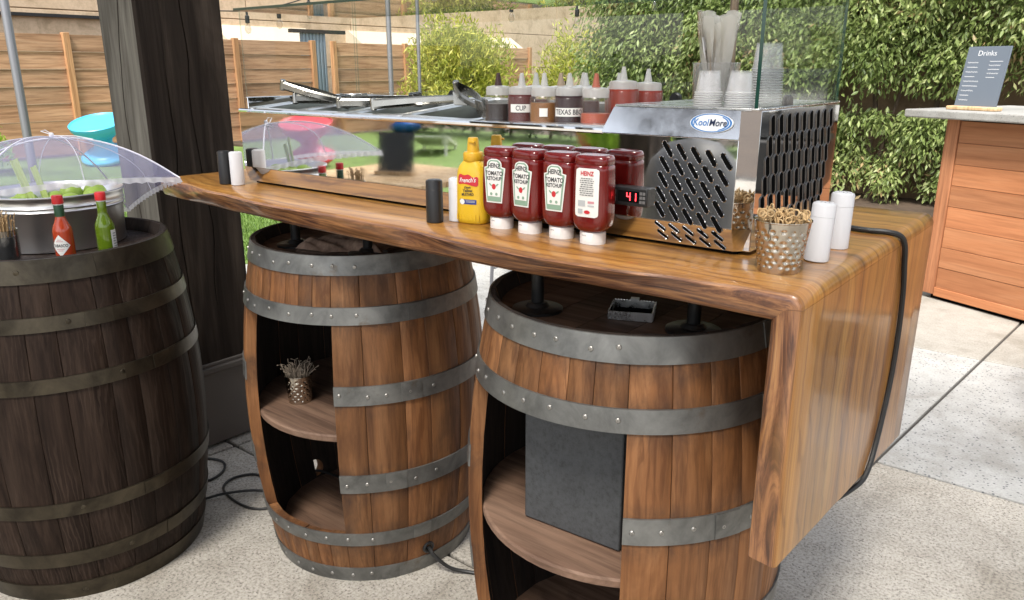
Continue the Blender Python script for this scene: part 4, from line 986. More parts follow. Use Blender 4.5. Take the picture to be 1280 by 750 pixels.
ketchup((-.817, 1.165, 1.0272), radians(1), 'upturned ketchup bottle third from the yellow mustard')
ketchup((-.745, 1.160, 1.0272), radians(3), 'upturned ketchup bottle showing its fine print back label, beside the thermostat', True)
def mustard():
    t = thing('mustard_bottle', 'yellow mustard bottle with a red flag label beside the ketchup', 'bottle', (-1.040, 1.174, 1.0272), radians(12))
    Z = [(0, .030, .022), (.003, .0335, .0245), (.012, .0345, .0255), (.05, .034, .025), (.085, .0335, .0245), (.103, .032, .0235), (.115, .027, .021), (.122, .020, .018), (.126, .0175, .017)]
    b = MB(); b.loft([superell(a, c, 2.8, z, 48) for z, a, c in Z]); b.build('body', M['mustard'], t, ang=60)
    for k in range(7):
        a = -pi / 2 + (k - 3) * .22; x = .0345 * sin((k - 3) * .22) * 1.15
        b = MB(); b.tube([(x, -.0245, .008), (x, -.0252, .014), (x, -.0246, .02)], .0012, 6); b.build('foot_rib', M['mustard'], t)
    b = MB(); b.lathe([(.0185, .122), (.020, .124), (.020, .138), (.018, .141), (.0125, .142), (.0105, .166), (.009, .169), (.002, .1695)], 28); cp = b.build('cap', M['mustard_cap'], t, ang=40)
    b = MB(); b.box(-.003, .010, -.0135, -.008, .159, .163); b.build('tab', M['mustard_cap'], cp, bevel=.001)
    def fr(x, z, off):
        for p, q in zip(Z, Z[1:]):
            if p[0] <= z <= q[0]:
                u = (z - p[0]) / (q[0] - p[0]); a = p[1] + (q[1] - p[1]) * u; c = p[2] + (q[2] - p[2]) * u; break
        return (x, -c * (1 - min(.999, abs(x / a)) ** 2.8) ** (1 / 2.8) - off, z)
    # wavy flag
    V = []; F = []
    for i in range(17):
        x = -.0225 + .045 * i / 16; wz = .0022 * sin(i / 16 * 5); V += [fr(x, .078 + wz + (.003 if i in (0, 16) else 0), .0005), fr(x, .087 + wz, .0005), fr(x, .0965 + wz + .0015 * sin(i * .9) - (.003 if i in (0, 16) else 0), .0005)]
    for i in range(16):
        for k in range(2): q = 3 * i + k; F.append((q, q + 3, q + 4, q + 1))
    b = MB(); b.add(V, F); fl = b.build('flag_label', M['lab_red'], t)
    def tx(txt, size, z, mt, par, sx=1, sl=0, x0=0, bold=.0002):
        V, F = text_geo(txt, size, sx, bold); b = MB(); b.add([fr(x + x0 + sl * y, z + y + .05 * x, .0010) for x, y in V], F); b.build('lettering', mt, par, smooth=False)
    tx("French's", .0125, .0875, M['lab_white'], fl, .88, .2)
    tx('Classic', .0055, .0735, M['lab_ink'], t, 1, .2); tx('Yellow', .0085, .067, M['lab_ink'], t, .9); tx('MUSTARD', .0075, .0595, M['lab_ink'], t, .8)
    b = MB(); b.add([fr(x, z, .0005) for z in (.040, .0495) for x in np.linspace(-.019, .019, 9)], [(i, i + 1, i + 10, i + 9) for i in range(8)]); bl = b.build('blue_label', M['blue_lab'], t)
    b = MB(); b.add([fr(-.0125 + .0058 * cos(2 * pi * k / 20), .0448 + .0056 * sin(2 * pi * k / 20), .0009) for k in range(20)], [tuple(range(20))]); b.build('seal', M['lab_white'], bl, smooth=False)
    for z in (.0465, .0440):
        b = MB(); b.add([fr(x, zz, .0009) for zz in (z, z + .0011) for x in np.linspace(-.004, .016, 6)], [(i, i + 1, i + 7, i + 6) for i in range(5)]); b.build('fine_print', M['bin2'], bl, smooth=False)
mustard()

# ------------------------------------------------------------------ shakers, pick buckets
def shaker(loc, mat, label, tilt=(0, 0, 0), s=1.0, grp=None):
    t = thing('shaker', label, 'shaker', loc, tilt, grp)
    b = MB(); b.lathe([(.0165 * s, 0), (.0178 * s, .0012), (.0172 * s, .084 * s), (.0160 * s, .0865 * s), (.0135 * s, .0868 * s)], 32); b.build('body', mat, t)
    b = MB(); b.lathe([(.0136 * s, .0862 * s), (.013 * s, .0880 * s), (.002, .0884 * s)], 28); b.build('lid', mat, t)
    b = MB(); b.lathe([(.01745 * s, .0672 * s), (.01775 * s, .0678 * s), (.01745 * s, .0684 * s)], 32, caps=False); b.build('seam', mat, t)
    for k in range(5):
        a = 2 * pi * k / 5; b = MB(); b.lathe([(.0012, .0884 * s), (.001, .0887 * s)], 8); b.build('hole', M['slot'], t, (.006 * s * cos(a), .006 * s * sin(a), -.0002))
shaker((-1.925, 1.166, 1.0272), M['black'], 'black pepper shaker beside a white one near the timber post')
shaker((-1.883, 1.175, 1.0272), M['white'], 'white salt shaker beside a black one near the timber post')
shaker((-1.103, 1.125, 1.0272), M['black'], 'black pepper shaker standing beside the mustard bottle', s=.98)
shaker((-1.078, 1.166, 1.0272), M['white'], 'white salt shaker half hidden behind the mustard bottle')
shaker((-.388, 1.275, 1.0272), M['white'], 'white shaker close behind the hammered bucket of picks', (radians(-2), radians(2), 0), 1.08)
shaker((-.392, 1.392, 1.0272), M['white'], 'white shaker standing alone by the black cable and steel housing', (0, radians(1), 0), 1.1)

def hammered(name, label, loc, r0, r1, h, dimples, picks, pick_mat, rng):
    t = thing(name, label, 'bucket', loc)
    n, m_ = 120, 56; rings = []; rd = random.Random(rng)
    pts = []
    rows = dimples[0]; cols = dimples[1]
    for i in range(rows):
        for k in range(cols): pts.append((2 * pi * (k + .5 * (i % 2) + rd.uniform(-.14, .14)) / cols, (.10 + .80 * (i + .5 + rd.uniform(-.12, .12)) / rows), rd.uniform(.8, 1.1)))
    arr = np.array(pts); dr = .5 * min(2 * pi * (r0 + r1) / 2 / cols, h * .8 / rows) * 1.12
    for i in range(m_ + 1):
        u = i / m_; r = r0 + (r1 - r0) * u; rr = []
        for k in range(n):
            a = 2 * pi * k / n; da = np.abs((arr[:, 0] - a + pi) % (2 * pi) - pi) * r; dz = (arr[:, 1] - u) * h
            dd = np.sqrt(da ** 2 + dz ** 2) / (dr * arr[:, 2]); dep = float(np.sum(np.where(dd < 1, (1 - dd ** 2) ** 2, 0))) * dr * .48
            rr.append(((r - dep) * cos(a), (r - dep) * sin(a), u * h))
        rings.append(rr)
    b = MB(); b.loft(rings, caps=False)
    b.lathe([(r0 - .006, .002), (r0, 0)], n, caps=True); b.lathe([(r1, h), (r1 + .0012, h + .001), (r1 + .0008, h + .0022), (r1 - .0018, h + .001), (r1 - .002, h - .004), (r0 - .004, .004), (.001, .004)], n, caps=False)
    b.build('pail', M['hammer'], t, ang=80)
    if picks: picks(t, r1, h, rd)
    return t
def knot_picks(t, r1, h, rd):
    for q in range(64):
        a = rd.uniform(0, 2 * pi); rr = (r1 - .006) * sqrt(rd.random()); x, y = rr * cos(a), rr * sin(a)
        base = Vector((x * .55, y * .55, .006)); top = Vector((x, y, h + rd.uniform(-.006, .010)))
        ax = Vector((rd.uniform(-1, 1), rd.uniform(-1, 1), rd.uniform(-.3, .3))).normalized(); ux = ax.cross(Vector((0, 0, 1))).normalized(); uz = ux.cross(ax)
        R = rd.uniform(.0045, .0065); P = [base, base.lerp(top, .6), top]
        for k in range(1, 13):
            an = 2 * pi * 1.15 * k / 12 - pi / 2; P.append(top + ux * R * cos(an) + uz * (R * sin(an) + R) + ax * .0035 * (k / 12 - .4))
        b = MB(); b.tube(P, [.0012] * 2 + [.0013] * 13, 5); b.build('pick', M['stick'], t)
hammered('hammered_bucket', 'hammered steel bucket packed with knotted bamboo picks on the counter end', (-.412, 1.172, 1.0272), .031, .0425, .078, (7, 16), knot_picks, None, 5)
def dry_stems(t, r1, h, rd):
    b = MB()
    for q in range(70):
        a = rd.uniform(0, 2 * pi); rr = (r1 - .004) * sqrt(rd.random()); x, y = rr * cos(a), rr * sin(a); s = rd.uniform(1.0, 1.75); hh = rd.uniform(.012, .032)
        b.tube([(x * .7, y * .7, .01), (x, y, h), (x * s, y * s, h + hh), (x * s * 1.15 + rd.uniform(-.008, .008), y * s * 1.15 + rd.uniform(-.008, .008), h + hh + rd.uniform(0, .008))], [.0008, .0008, .0007, .0016], 4)
    o = b.build('dried_stems', M['dry'], t); o['kind'] = 'stuff'
hammered('hammered_pot', 'small hammered metal pot of dried stems on the barrel cabinet shelf', (-1.713, 1.195, .4402), .032, .037, .078, (8, 12), dry_stems, None, 9)

# ------------------------------------------------------------------ things on the steel housing: cups and cutlery
cupm = MB()
cupm.lathe([(.0165, 0), (.0172, .0008), (.0215, .033), (.0232, .0335), (.0236, .035), (.0226, .0356), (.0206, .033), (.0160, .0016), (.001, .0016)], 28, caps=False)
cupm.m = [1 if (i // 28) in (2, 3, 4) else 0 for i in range(len(cupm.f))]; cup_me = cupm.mesh('portion_cup', [M['cupstack'], M['cup_rim']], True, 40)
def cupstack(x, y, z, n, label, grp, pitch=.0036):
    for k in range(n):   # upside down, nested
        o = link('portion_cup', cup_me, None, (x + random.uniform(-.0006, .0006), y, z + .0356 + k * pitch), (pi, 0, random.random())); tag(o, label, 'cup', grp)
ZC = 1.2662
cupstack(-.585, 1.252, ZC, 7, 'clear portion cup in the short stack beside the wrapped cutlery', 'short cup stack by the cutlery')
cupstack(-.535, 1.262, ZC, 7, 'clear portion cup in the short stack against the glass end', 'short cup stack by the glass')
big = MB(); big.lathe([(.0205, 0), (.0212, .0008), (.0252, .040), (.0266, .0405), (.0270, .042), (.0258, .0426), (.0238, .040), (.0200, .0016), (.001, .0016)], 28, caps=False)
big.m = [1 if (i // 28) in (2, 3, 4) else 0 for i in range(len(big.f))]; cup_me2 = big.mesh('portion_cup', [M['cupstack'], M['cup_rim']], True, 40)
def cupstack2(x, y, z, n, label, grp, pitch):
    for k in range(n):
        o = link('portion_cup', cup_me2, None, (x + random.uniform(-.0008, .0008), y, z + .0426 + k * pitch), (pi, 0, random.random())); tag(o, label, 'cup', grp)
cupstack2(-.520, 1.336, ZC, 15, 'clear portion cup in the tall stack on the steel housing', 'tall cup stack', .0042)
def cutlery():
    t = thing('cutlery_holder', 'clear holder stuffed with plastic wrapped cutlery packets on the steel housing', 'holder', (-.612, 1.335, ZC), radians(20))
    b = MB(); b.lathe([(.036, 0), (.038, .002), (.041, .068), (.0425, .070), (.0395, .069), (.035, .004), (.001, .004)], 28, caps=False); b.build('cup', M['clear'], t)
    rd = random.Random(4)
    for k in range(12):
        a = 2 * pi * k / 12 + rd.uniform(-.2, .2); r = rd.uniform(.005, .026); w_ = rd.uniform(.011, .016); L_ = rd.uniform(.125, .158); tilt = rd.uniform(.06, .24)
        Mx = T(r * cos(a) * .6, r * sin(a) * .6, .006) @ Rz(a) @ Ry(tilt) @ Rz(rd.uniform(-1, 1))
        b = MB(); rows = 9; V = []
        for i in range(rows + 1):
            u = i / rows
            for j in range(5):
                v = j / 4 - .5; V.append(((.0035 * sin(v * 6 + u * 7 + k) + .004 * (1 - abs(2 * v))) , v * 2 * w_ * (.75 + .3 * u), u * L_ - .010 * abs(v) * u))
        F = [(i * 5 + j, i * 5 + j + 1, i * 5 + j + 6, i * 5 + j + 5) for i in range(rows) for j in range(4)]
        n0 = len(V); V += [(x - .004, y, z) for x, y, z in V]; F += [(n0 + f[3], n0 + f[2], n0 + f[1], n0 + f[0]) for f in F]
        b.add(V, F, 0, Mx); pk = b.build('packet', M['wrap'], t, ang=60)
        b = MB(); b.box(-.003, -.001, -w_ * .5, w_ * .4, .01, L_ * .80, 0, Mx); b.build('cutlery', M['kraft'] if k % 4 == 0 else M['white'], pk)
cutlery()
# ------------------------------------------------------------------ objects on and in the oak barrels
def speaker():
    t = thing('grey_speaker', 'dark grey fabric covered speaker box on the barrel cabinet shelf', 'speaker', (-.7565, 1.1305, .4403), radians(3.4))
    b = MB(); b.box(-.112, .112, .006, .20, 0, .28); b.build('cabinet', M['black'], t, bevel=.006)
    b = MB(); b.box(-.109, .109, -.004, .0058, .003, .277); b.build('grille', M['speaker'], t, bevel=.003)
speaker()
def tray():
    t = thing('metal_tray', 'small square ribbed metal tray lying on the barrel head', 'tray', (-.715, 1.262, .8722), radians(24))
    a, h = .040, .017
    b = MB(); b.box(-a, a, -a, a, 0, .002); b.build('floor', M['dark'], t)
    for k in range(4):
        Mx = Rz(k * pi / 2); b = MB(); b.box(-a, a, -a - .001, -a + .001, .0005, h, 0, Mx); w_ = b.build('wall', M['steel_b'], t)
        b = MB()
        for j in range(14): x = -a + .004 + j * .0056; b.box(x, x + .003, -a - .0022, -a - .001, .001, h + .0008, 0, Mx)
        o = b.build('ribs', M['steel_b'], w_); o['kind'] = 'stuff'
    b = MB(); b.box(-.008, .008, a - .006, a + .004, h, h + .006); b.build('clip', M['steel_b'], t)
tray()
def cloth():
    t = thing('folded_cloth', 'crumpled brown cloth lying on the oak barrel head under the slab', 'cloth', (-1.60, 1.315, .8722), radians(25))
    V = []; F = []; nx, ny = 46, 34
    for j in range(ny + 1):
        for i in range(nx + 1):
            x = -.12 + .24 * i / nx; y = -.085 + .17 * j / ny; e = min(1, 8 * min(i / nx, 1 - i / nx, j / ny, 1 - j / ny))
            z = (.006 + .013 * abs(sin(y * 58 + 2.2 * sin(x * 18) + x * 9)) + .006 * sin(x * 31 + y * 20) + .010) * (.25 + .75 * e); V.append((x + .008 * sin(y * 40), y + .010 * sin(x * 26), max(.002, z)))
    for j in range(ny):
        for i in range(nx): q = j * (nx + 1) + i; F.append((q, q + 1, q + nx + 2, q + nx + 1))
    n0 = len(V); V += [(x, y, .0004) for x, y, z in V]; F += [(n0 + f[3], n0 + f[2], n0 + f[1], n0 + f[0]) for f in F]
    b = MB(); b.add(V, F)
    me = b.build('sheet', M['burlap'], t, ang=70)
cloth()
def cable(name, label, pts, r, sub=8):
    P = [Vector(p) for p in pts]; out = []
    for i in range(len(P) - 1):
        p0 = P[max(0, i - 1)]; p1 = P[i]; p2 = P[i + 1]; p3 = P[min(len(P) - 1, i + 2)]
        for k in range(sub):
            u = k / sub; out.append(.5 * ((2 * p1) + (p2 - p0) * u + (2 * p0 - 5 * p1 + 4 * p2 - p3) * u * u + (3 * p1 - p0 - 3 * p2 + p3) * u ** 3))
    out.append(P[-1]); b = MB(); b.tube(out, r, 8); return tag(b.build(name, M['rubber'], None), label, 'cable')
cable('black_cable', 'black cable looping on the floor and entering the oak barrel through a hole',
      [(-1.66, 1.40, .066), (-1.84, 1.40, .068), (-1.925, 1.372, .073), (-1.985, 1.36, .03), (-2.03, 1.30, .006), (-2.10, 1.315, .0045), (-2.172, 1.300, .0045), (-2.20, 1.24, .0045), (-2.165, 1.185, .0045), (-2.07, 1.165, .0045), (-1.985, 1.175, .0045), (-1.945, 1.22, .0045), (-1.97, 1.285, .009), (-2.06, 1.235, .013), (-2.12, 1.16, .0135), (-2.16, 1.10, .0045), (-2.22, 1.05, .0045), (-2.31, 1.04, .0045)], .0042)
cable('black_cable', 'black cable curling out from behind the dark barrel near the post',
      [(-2.36, 1.10, .0045), (-2.28, 1.155, .0045), (-2.25, 1.19, .0045), (-2.27, 1.25, .0045), (-2.33, 1.285, .0045), (-2.40, 1.26, .0045), (-2.46, 1.18, .0045)], .0045)
cable('black_cable', 'black cable leaving a hole low in the oak barrel towards the speaker barrel',
      [(-1.40, 1.32, .078), (-1.335, 1.304, .068), (-1.315, 1.302, .055), (-1.28, 1.325, .020), (-1.235, 1.36, .0055), (-1.15, 1.40, .0055), (-1.06, 1.42, .0055)], .0052)
b = MB(); b.lathe([(.0085, -.004), (.017, -.004), (.0175, .0035), (.013, .006), (.0085, .004)], 20, caps=False)
b.add([(.0085 * cos(2 * pi * k / 20), .0085 * sin(2 * pi * k / 20), .0) for k in range(20)], [tuple(range(20))])
b.build('grommet', M['rubber'], bar2, (rad(.072) * cos(radians(-13.4)), rad(.072) * sin(radians(-13.4)), .072), (0, pi / 2 , radians(-13.4)))
cable('power_cord', 'black power cord running over the counter end and down the waterfall slab',
      [(-.495, 1.60, 1.036), (-.46, 1.585, 1.0325), (-.42, 1.563, 1.0325), (-.385, 1.558, 1.0325), (-.352, 1.564, 1.0322), (-.331, 1.577, 1.0255), (-.3245, 1.593, 1.006), (-.3245, 1.612, .97), (-.3245, 1.640, .90), (-.3245, 1.652, .80), (-.3245, 1.64, .70), (-.3245, 1.60, .60), (-.3245, 1.555, .545), (-.335, 1.52, .522), (-.37, 1.44, .505), (-.42, 1.35, .50), (-.475, 1.31, .46)], .0052)

# ------------------------------------------------------------------ things on the dark barrel
HZ = .8722
def tub():
    t = thing('steel_tub', 'round ribbed steel tub under the net cover on the dark barrel', 'tub', (-2.27, .862, HZ))
    R = .168
    b = MB(); b.lathe([(R - .014, 0), (R - .008, .003), (R - .004, .10), (R - .001, .103), (R + .001, .106), (R - .001, .109), (R - .001, .113), (R + .001, .116), (R - .001, .119), (R, .136), (R + .004, .139), (R + .0045, .143), (R + .001, .145), (R - .004, .142), (R - .007, .10), (R - .016, .006), (.001, .006)], 80, caps=False); b.build('bowl', M['tub'], t, ang=60)
    b = MB(); b.tube([(R * cos(a), R * sin(a), .112 - .03 * sin((a + .2) * 6)) for a in ()] or [(R, 0, .12), (R + .02, 0, .115), (R + .03, .03, .09), (R + .02, .06, .115), (R - .008, .06, .12)], .004, 8, 0, Rz(radians(140))); b.build('handle', M['tub'], t)
    return t
tub()
def fruit(x, y, z, r, label, wedge=False):
    t = thing('lime', label, 'lime', (x, y, z), random.random() * 6, 'limes in the steel tub')
    b = MB(); b.lathe([(.0005, -r * 1.05), (r * .5, -r * .9), (r * .85, -r * .5), (r, 0), (r * .85, r * .5), (r * .5, r * .9), (.0005, r * 1.05)], 20, 0, Rx(1.3)); b.build('skin', M['limefruit'], t)
TX, TY = -2.27, .862
for k, (dx, dy) in enumerate(((.09, -.07), (.10, .0), (.06, .08), (.02, -.10), (.03, -.01), (-.04, .06), (-.06, -.05), (.105, .055), (-.02, .115))):
    fruit(TX + dx, TY + dy, HZ + .108 + .005 * (k % 3), .031, 'whole green lime heaped in the steel tub')
ib = MB(); ib.lathe([(.001, HZ + .0855), (.152, HZ + .0855)], 40, caps=False); 
nI = 90; 
for q in range(nI):
    a = random.random() * 6.28; r = .145 * sqrt(random.random()); s = random.uniform(.009, .015); Mx = T(TX + r * cos(a), TY + r * sin(a), HZ + .075 + random.uniform(0, .012)) @ Matrix.Rotation(random.random() * 6, 4, Vector((random.random(), random.random(), random.random())).normalized()); ib.box(-s, s, -s, s, -s, s, 0, Mx) if True else 0
ib.v = [(v[0] + (TX if i < 80 else 0), v[1] + (TY if i < 80 else 0), v[2]) for i, v in enumerate(ib.v)]
M['ice'] = glassmat('ice', (.9, .93, .94), 1.6, .4, (.75, .8, .8), .1)
ic = ib.build('crushed_ice', M['ice'], None, smooth=False); tag(ic, 'crushed ice filling the steel tub', 'ice', kind='stuff')
def celery(x, y, rx, ry, L_, label):
    t = thing('celery_stick', label, 'celery', (x, y, HZ + .075), (rx, ry, random.random()), 'celery sticks in the steel tub')
    P = []
    for k in range(9): a = -1.2 + 2.4 * k / 8; P.append((.012 * sin(a), .012 * cos(a)))
    for k in range(8, -1, -1): a = -1.2 + 2.4 * k / 8; P.append((.0075 * sin(a), .0075 * cos(a)))
    b = MB(); b.prism(P, 0, L_); b.build('stalk', M['celery'], t, ang=40)
celery(-2.225, .80, radians(-8), radians(-20), .165, 'pale celery stick leaning out of the steel tub, longest of the pair')
celery(-2.205, .825, radians(-4), radians(-22), .145, 'pale celery stick leaning out of the steel tub, shorter of the pair')
def net():
    t = thing('net_cover', 'white net food cover with lace hem tented over the steel tub', 'food cover', (-2.27, .862, 1.02))
    O = Vector((-2.27, .862, 1.02))
    Tc = Vector((-2.008, 1.081, 1.046)) - O; Nc = Vector((-2.03, .60, 1.056)) - O; Fc = Vector((-2.50, 1.16, .90)) - O; Gc = Nc + Fc - Tc + Vector((-.02, .0, .09))
    H = .15
    def S(u, v):
        p = (Tc * (1 + u) * (1 + v) + Nc * (1 + u) * (1 - v) + Fc * (1 - u) * (1 + v) + Gc * (1 - u) * (1 - v)) / 4
        return p + Vector((0, 0, H * (max(0, (1 - u * u) * (1 - v * v))) ** .55 + .012 * (1 - u * u) * (v * v) + .012 * (1 - v * v) * u * u))
    n = 36; V = [S(-1 + 2 * i / n, -1 + 2 * j / n) for j in range(n + 1) for i in range(n + 1)]
    F = [(j * (n + 1) + i, j * (n + 1) + i + 1, (j + 1) * (n + 1) + i + 1, (j + 1) * (n + 1) + i) for j in range(n) for i in range(n)]
    b = MB(); b.add(V, F); b.build('netting', M['net'], t, ang=180)
    for (su, sv) in ((1, 1), (1, -1), (-1, 1), (-1, -1)):
        b = MB(); b.tube([S(su * k / 16, sv * k / 16) - Vector((0, 0, .0012)) for k in range(17)], .0022, 6); b.build('rib', M['white_rod'], t)
    for (su, sv) in ((1, 0), (-1, 0), (0, 1), (0, -1)):
        b = MB(); b.tube([S(su * k / 16, sv * k / 16) + Vector((0, 0, .0004)) for k in range(17)], .0012, 5); b.build('seam', M['lace'], t)
    # ruffled lace hem along the four edges
    for e in range(4):
        V = []; F = []; m_ = 120
        for k in range(m_ + 1):
            s = -1 + 2 * k / m_; p = S(1, s) if e == 0 else S(s, 1) if e == 1 else S(-1, s) if e == 2 else S(s, -1)
            out = Vector((p.x, p.y, 0)).normalized(); d = .013 + .004 * abs(sin(k * .42)); wv = .004 * sin(k * .84)
            V += [p, p + out * (d * .35 + wv) + Vector((0, 0, -d * .9))]
        for k in range(m_): F.append((2 * k, 2 * k + 1, 2 * k + 3, 2 * k + 2))
        b = MB(); b.add(V, F); b.build('lace_hem', M['lace'], t, ang=180)
    top = S(0, 0)
    b = MB(); b.lathe([(.006, -.002), (.006, .010), (.003, .013)], 12); b.build('knob', M['white_rod'], t, top)
    b = MB(); b.tube([top + Vector((0, 0, .010)), top + Vector((-.004, -.012, .020)), top + Vector((-.002, -.024, .018)), top + Vector((.02, .0, .006)), top + Vector((.05, .04, .004)), S(.3, .25) + Vector((0, 0, .002)), S(.45, .3) + Vector((0, 0, .002))], .0012, 6); b.build('pull_cord', M['white_rod'], t)
net()
def hot_sauce(loc, rot, liquid, label, lab):
    t = thing('hot_sauce_bottle', label, 'bottle', loc, rot, 'small hot sauce bottles on the dark barrel')
    b = MB(); b.lathe([(.020, 0), (.0225, .003), (.0225, .072), (.021, .082), (.0155, .094), (.0118, .104), (.0108, .112)], 32, caps=True); b.build('body', liquid, t)
    b = MB(); b.lathe([(.0112, .106), (.0112, .137), (.0105, .139)], 24); b.build('neck', M['collar'] if lab == 'diamond' else liquid, t)
    b = MB(); b.lathe([(.0108, .136), (.0112, .139), (.0112, .1405)], 24); b.build('ring', M['lab_white'], t)
    b = MB(); b.lathe([(.0125, .140), (.0128, .141), (.0124, .158), (.0115, .160)], 24); b.build('cap', M['cap_red'], t)
    R = .0229
    cyl = lambda x, z, off: ((R + off) * cos(-pi / 2 + x / R), (R + off) * sin(-pi / 2 + x / R), z)
    if lab == 'diamond':
        V = []; F = []; n = 16
        for i in range(n + 1):
            u = -1 + 2 * i / n; h = .027 * (1 - abs(u)); V += [cyl(u * .0235, .040 - h, 0.0002), cyl(u * .0235, .040, 0.0002), cyl(u * .0235, .040 + h, .0002)]
        for i in range(n):
            for k in range(2): q = 3 * i + k; F.append((q, q + 3, q + 4, q + 1))
        b = MB(); b.add(V, F); lb = b.build('label', M['lab_white'], t)
        V, F = text_geo('TABASCO', .0098, .82, .0002); b = MB(); b.add([cyl(x, .040 + y, .0006) for x, y in V], F); b.build('lettering', M['lab_ink'], lb, smooth=False)
        for z, wd in ((.050, .008), (.054, .005), (.031, .009), (.027, .006)):
            b = MB(); b.add([cyl(x, zz, .0006) for zz in (z, z + .0014) for x in np.linspace(-wd, wd, 6)], [(i, i + 1, i + 7, i + 6) for i in range(5)]); b.build('fine_print', M['lab_red2'], lb, smooth=False)
    else:
        for c0, c1, z0, z1 in ((-.012, .012, .018, .066), (.038, .064, .018, .066)):
            b = MB(); b.add([cyl(x, z, .0002) for z in (z0, z1) for x in np.linspace(c0, c1, 11)], [(i, i + 1, i + 12, i + 11) for i in range(10)]); lb = b.build('label', M['lab_white'], t)
            for k in range(6):
                b = MB(); z = z0 + .006 + k * .0065; b.add([cyl(x, zz, .0006) for zz in (z, z + .0016) for x in np.linspace(c0 + .004, c1 - .004 - .002 * (k % 3), 7)], [(i, i + 1, i + 8, i + 7) for i in range(6)]); b.build('fine_print', M['bin'], lb, smooth=False)
hot_sauce((-2.035, .778, HZ), radians(70 - 28), M['hot_red'], 'red hot sauce bottle with a white diamond label and red cap', 'diamond')
hot_sauce((-2.010, .868, HZ), radians(70 + 58), M['hot_green'], 'green hot sauce bottle with a red cap and narrow side label', 'side')
def stick_jar():
    t = thing('glass_jar', 'dimpled dark glass jar of wooden picks on the dark barrel', 'jar', (-2.086, .668, HZ), 0)
    b = MB(); b.lathe([(.024, 0), (.028, .003), (.029, .085), (.0295, .087), (.027, .086), (.025, .006), (.001, .006)], 32, caps=False); b.build('glass', M['jar'], t)
    rd = random.Random(2)
    for q in range(46):
        a = rd.uniform(0, 2 * pi); r = .024 * sqrt(rd.random()); x, y = r * cos(a), r * sin(a); s = rd.uniform(1.0, 1.35); top = Vector((x * s, y * s, .112 + rd.uniform(-.012, .012)))
        P = [Vector((x * .7, y * .7, .008)), top]
        for k in range(1, 8): an = 2 * pi * k / 8; P.append(top + Vector((.003 * sin(an), .001 * k * .5, .003 - .003 * cos(an))))
        b = MB(); b.tube(P, .0011, 5); b.build('pick', M['stick'], t)
    b = MB(); b.lathe([(.0235, .0062), (.0255, .07), (.001, .072)], 20); b.build('dark_filling', M['bin'], t)
stick_jar()

# ------------------------------------------------------------------ the wooden outdoor bar with its chalkboard
def bar():
    A = Vector((-.905, 5.115, 0)); ang = radians(-25.03)
    t = thing('outdoor_bar', 'outdoor bar clad in reddish horizontal boards with a stone top', 'bar counter', A, ang)
    L_ = 3.6; D_ = .75; Ht = 1.055; kick = .075
    hb = (Ht - kick - .012) / 8
    for k in range(8):
        z0 = kick + k * hb; b = MB(); b.box(.075, L_, -.003 + random.uniform(-.0015, .0015), .02, z0 + .001, z0 + hb - .001); b.build('board', M['bar_wood'], t, bevel=.0018)
        b = MB(); b.box(0, .02, .075, D_, z0 + .0025, z0 + hb - .0025); b.build('board', M['bar_side'], t, bevel=.003)
    b = MB(); b.box(-.006, .072, -.010, .072, .03, Ht - .004); b.build('corner_post', M['bar_post'], t, bevel=.003)
    b = MB(); b.box(.04, L_ - .03, .02, D_ - .03, .0, Ht - .004); b.build('carcass', M['dark'], t)
    b = MB(); b.box(.072, L_, -.008, .019, .022, kick); b.build('plinth_board', M['bar_wood'], t, bevel=.003)
    b = MB(); b.box(-.20, L_ + .1, -.13, D_ + .1, Ht, Ht + .045); o = b.build('stone_top', M['stone'], t); bev(o, .008, 3)
    # chalkboard on a pale wooden foot, standing on the bar top
    s = thing('chalkboard_sign', 'blue grey chalkboard drinks menu in a wooden foot on the outdoor bar', 'sign', t.matrix_basis @ Vector((.10, .045, Ht + .0452)), ang)
    wd, h = .245, .33
    b = MB(); b.box(-.145, .145, -.035, .035, 0, .022); b.build('foot', M['pale_wood'], s, bevel=.006)
    lean = -.17
    Mx = T(.0, .008, .016) @ Rx(lean)
    b = MB(); b.box(-wd / 2, wd / 2, -.004, .004, 0, h, 0, Mx @ Matrix.Shear('XZ', 4, (0, 0)) if False else Mx); bd = b.build('slate', M['chalk'], s, bevel=.001)
    def put(V, F, x, z): 
        bb = MB(); bb.add([(vx + x, -.0048, vz + z) for vx, vz in V], F, 0, Mx); bb.build('chalk_writing', M['chalk_ink'], bd, smooth=False)
    V, F = text_geo('Drinks', .040, 1, -.0003); put(V, F, -.005, .292)
    rd = random.Random(8)
    def squiggle(x0, x1, z, amp):
        # a line of handwriting too small to read
        V = []; F = []; n = int((x1 - x0) / .003)
        for i in range(n + 1):
            x = x0 + (x1 - x0) * i / n; zz = amp * sin(i * 1.9 + rd.uniform(-.5, .5)) * rd.uniform(.5, 1); V += [(x, zz), (x, zz + .0022)]
        for i in range(n): F.append((2 * i, 2 * i + 2, 2 * i + 3, 2 * i + 1))
        put(V, F, 0, z)
    for k in range(9): squiggle(-.105, -.105 + rd.uniform(.05, .095), .242 - k * .0255, .0042 if k % 2 == 0 else .0022)
    for k in range(5): squiggle(.02, .02 + rd.uniform(.045, .075), .248 - k * .0215, .0042 if k % 2 == 1 else .002)
M['bar_side'] = M['bar_wood']; M['bar_post'] = wood('bar_corner', (.30, .12, .055), (.40, .17, .08), (.48, .22, .11), (50, 50, 2), (9, 9, .8), .5, vary=.1)
bar()
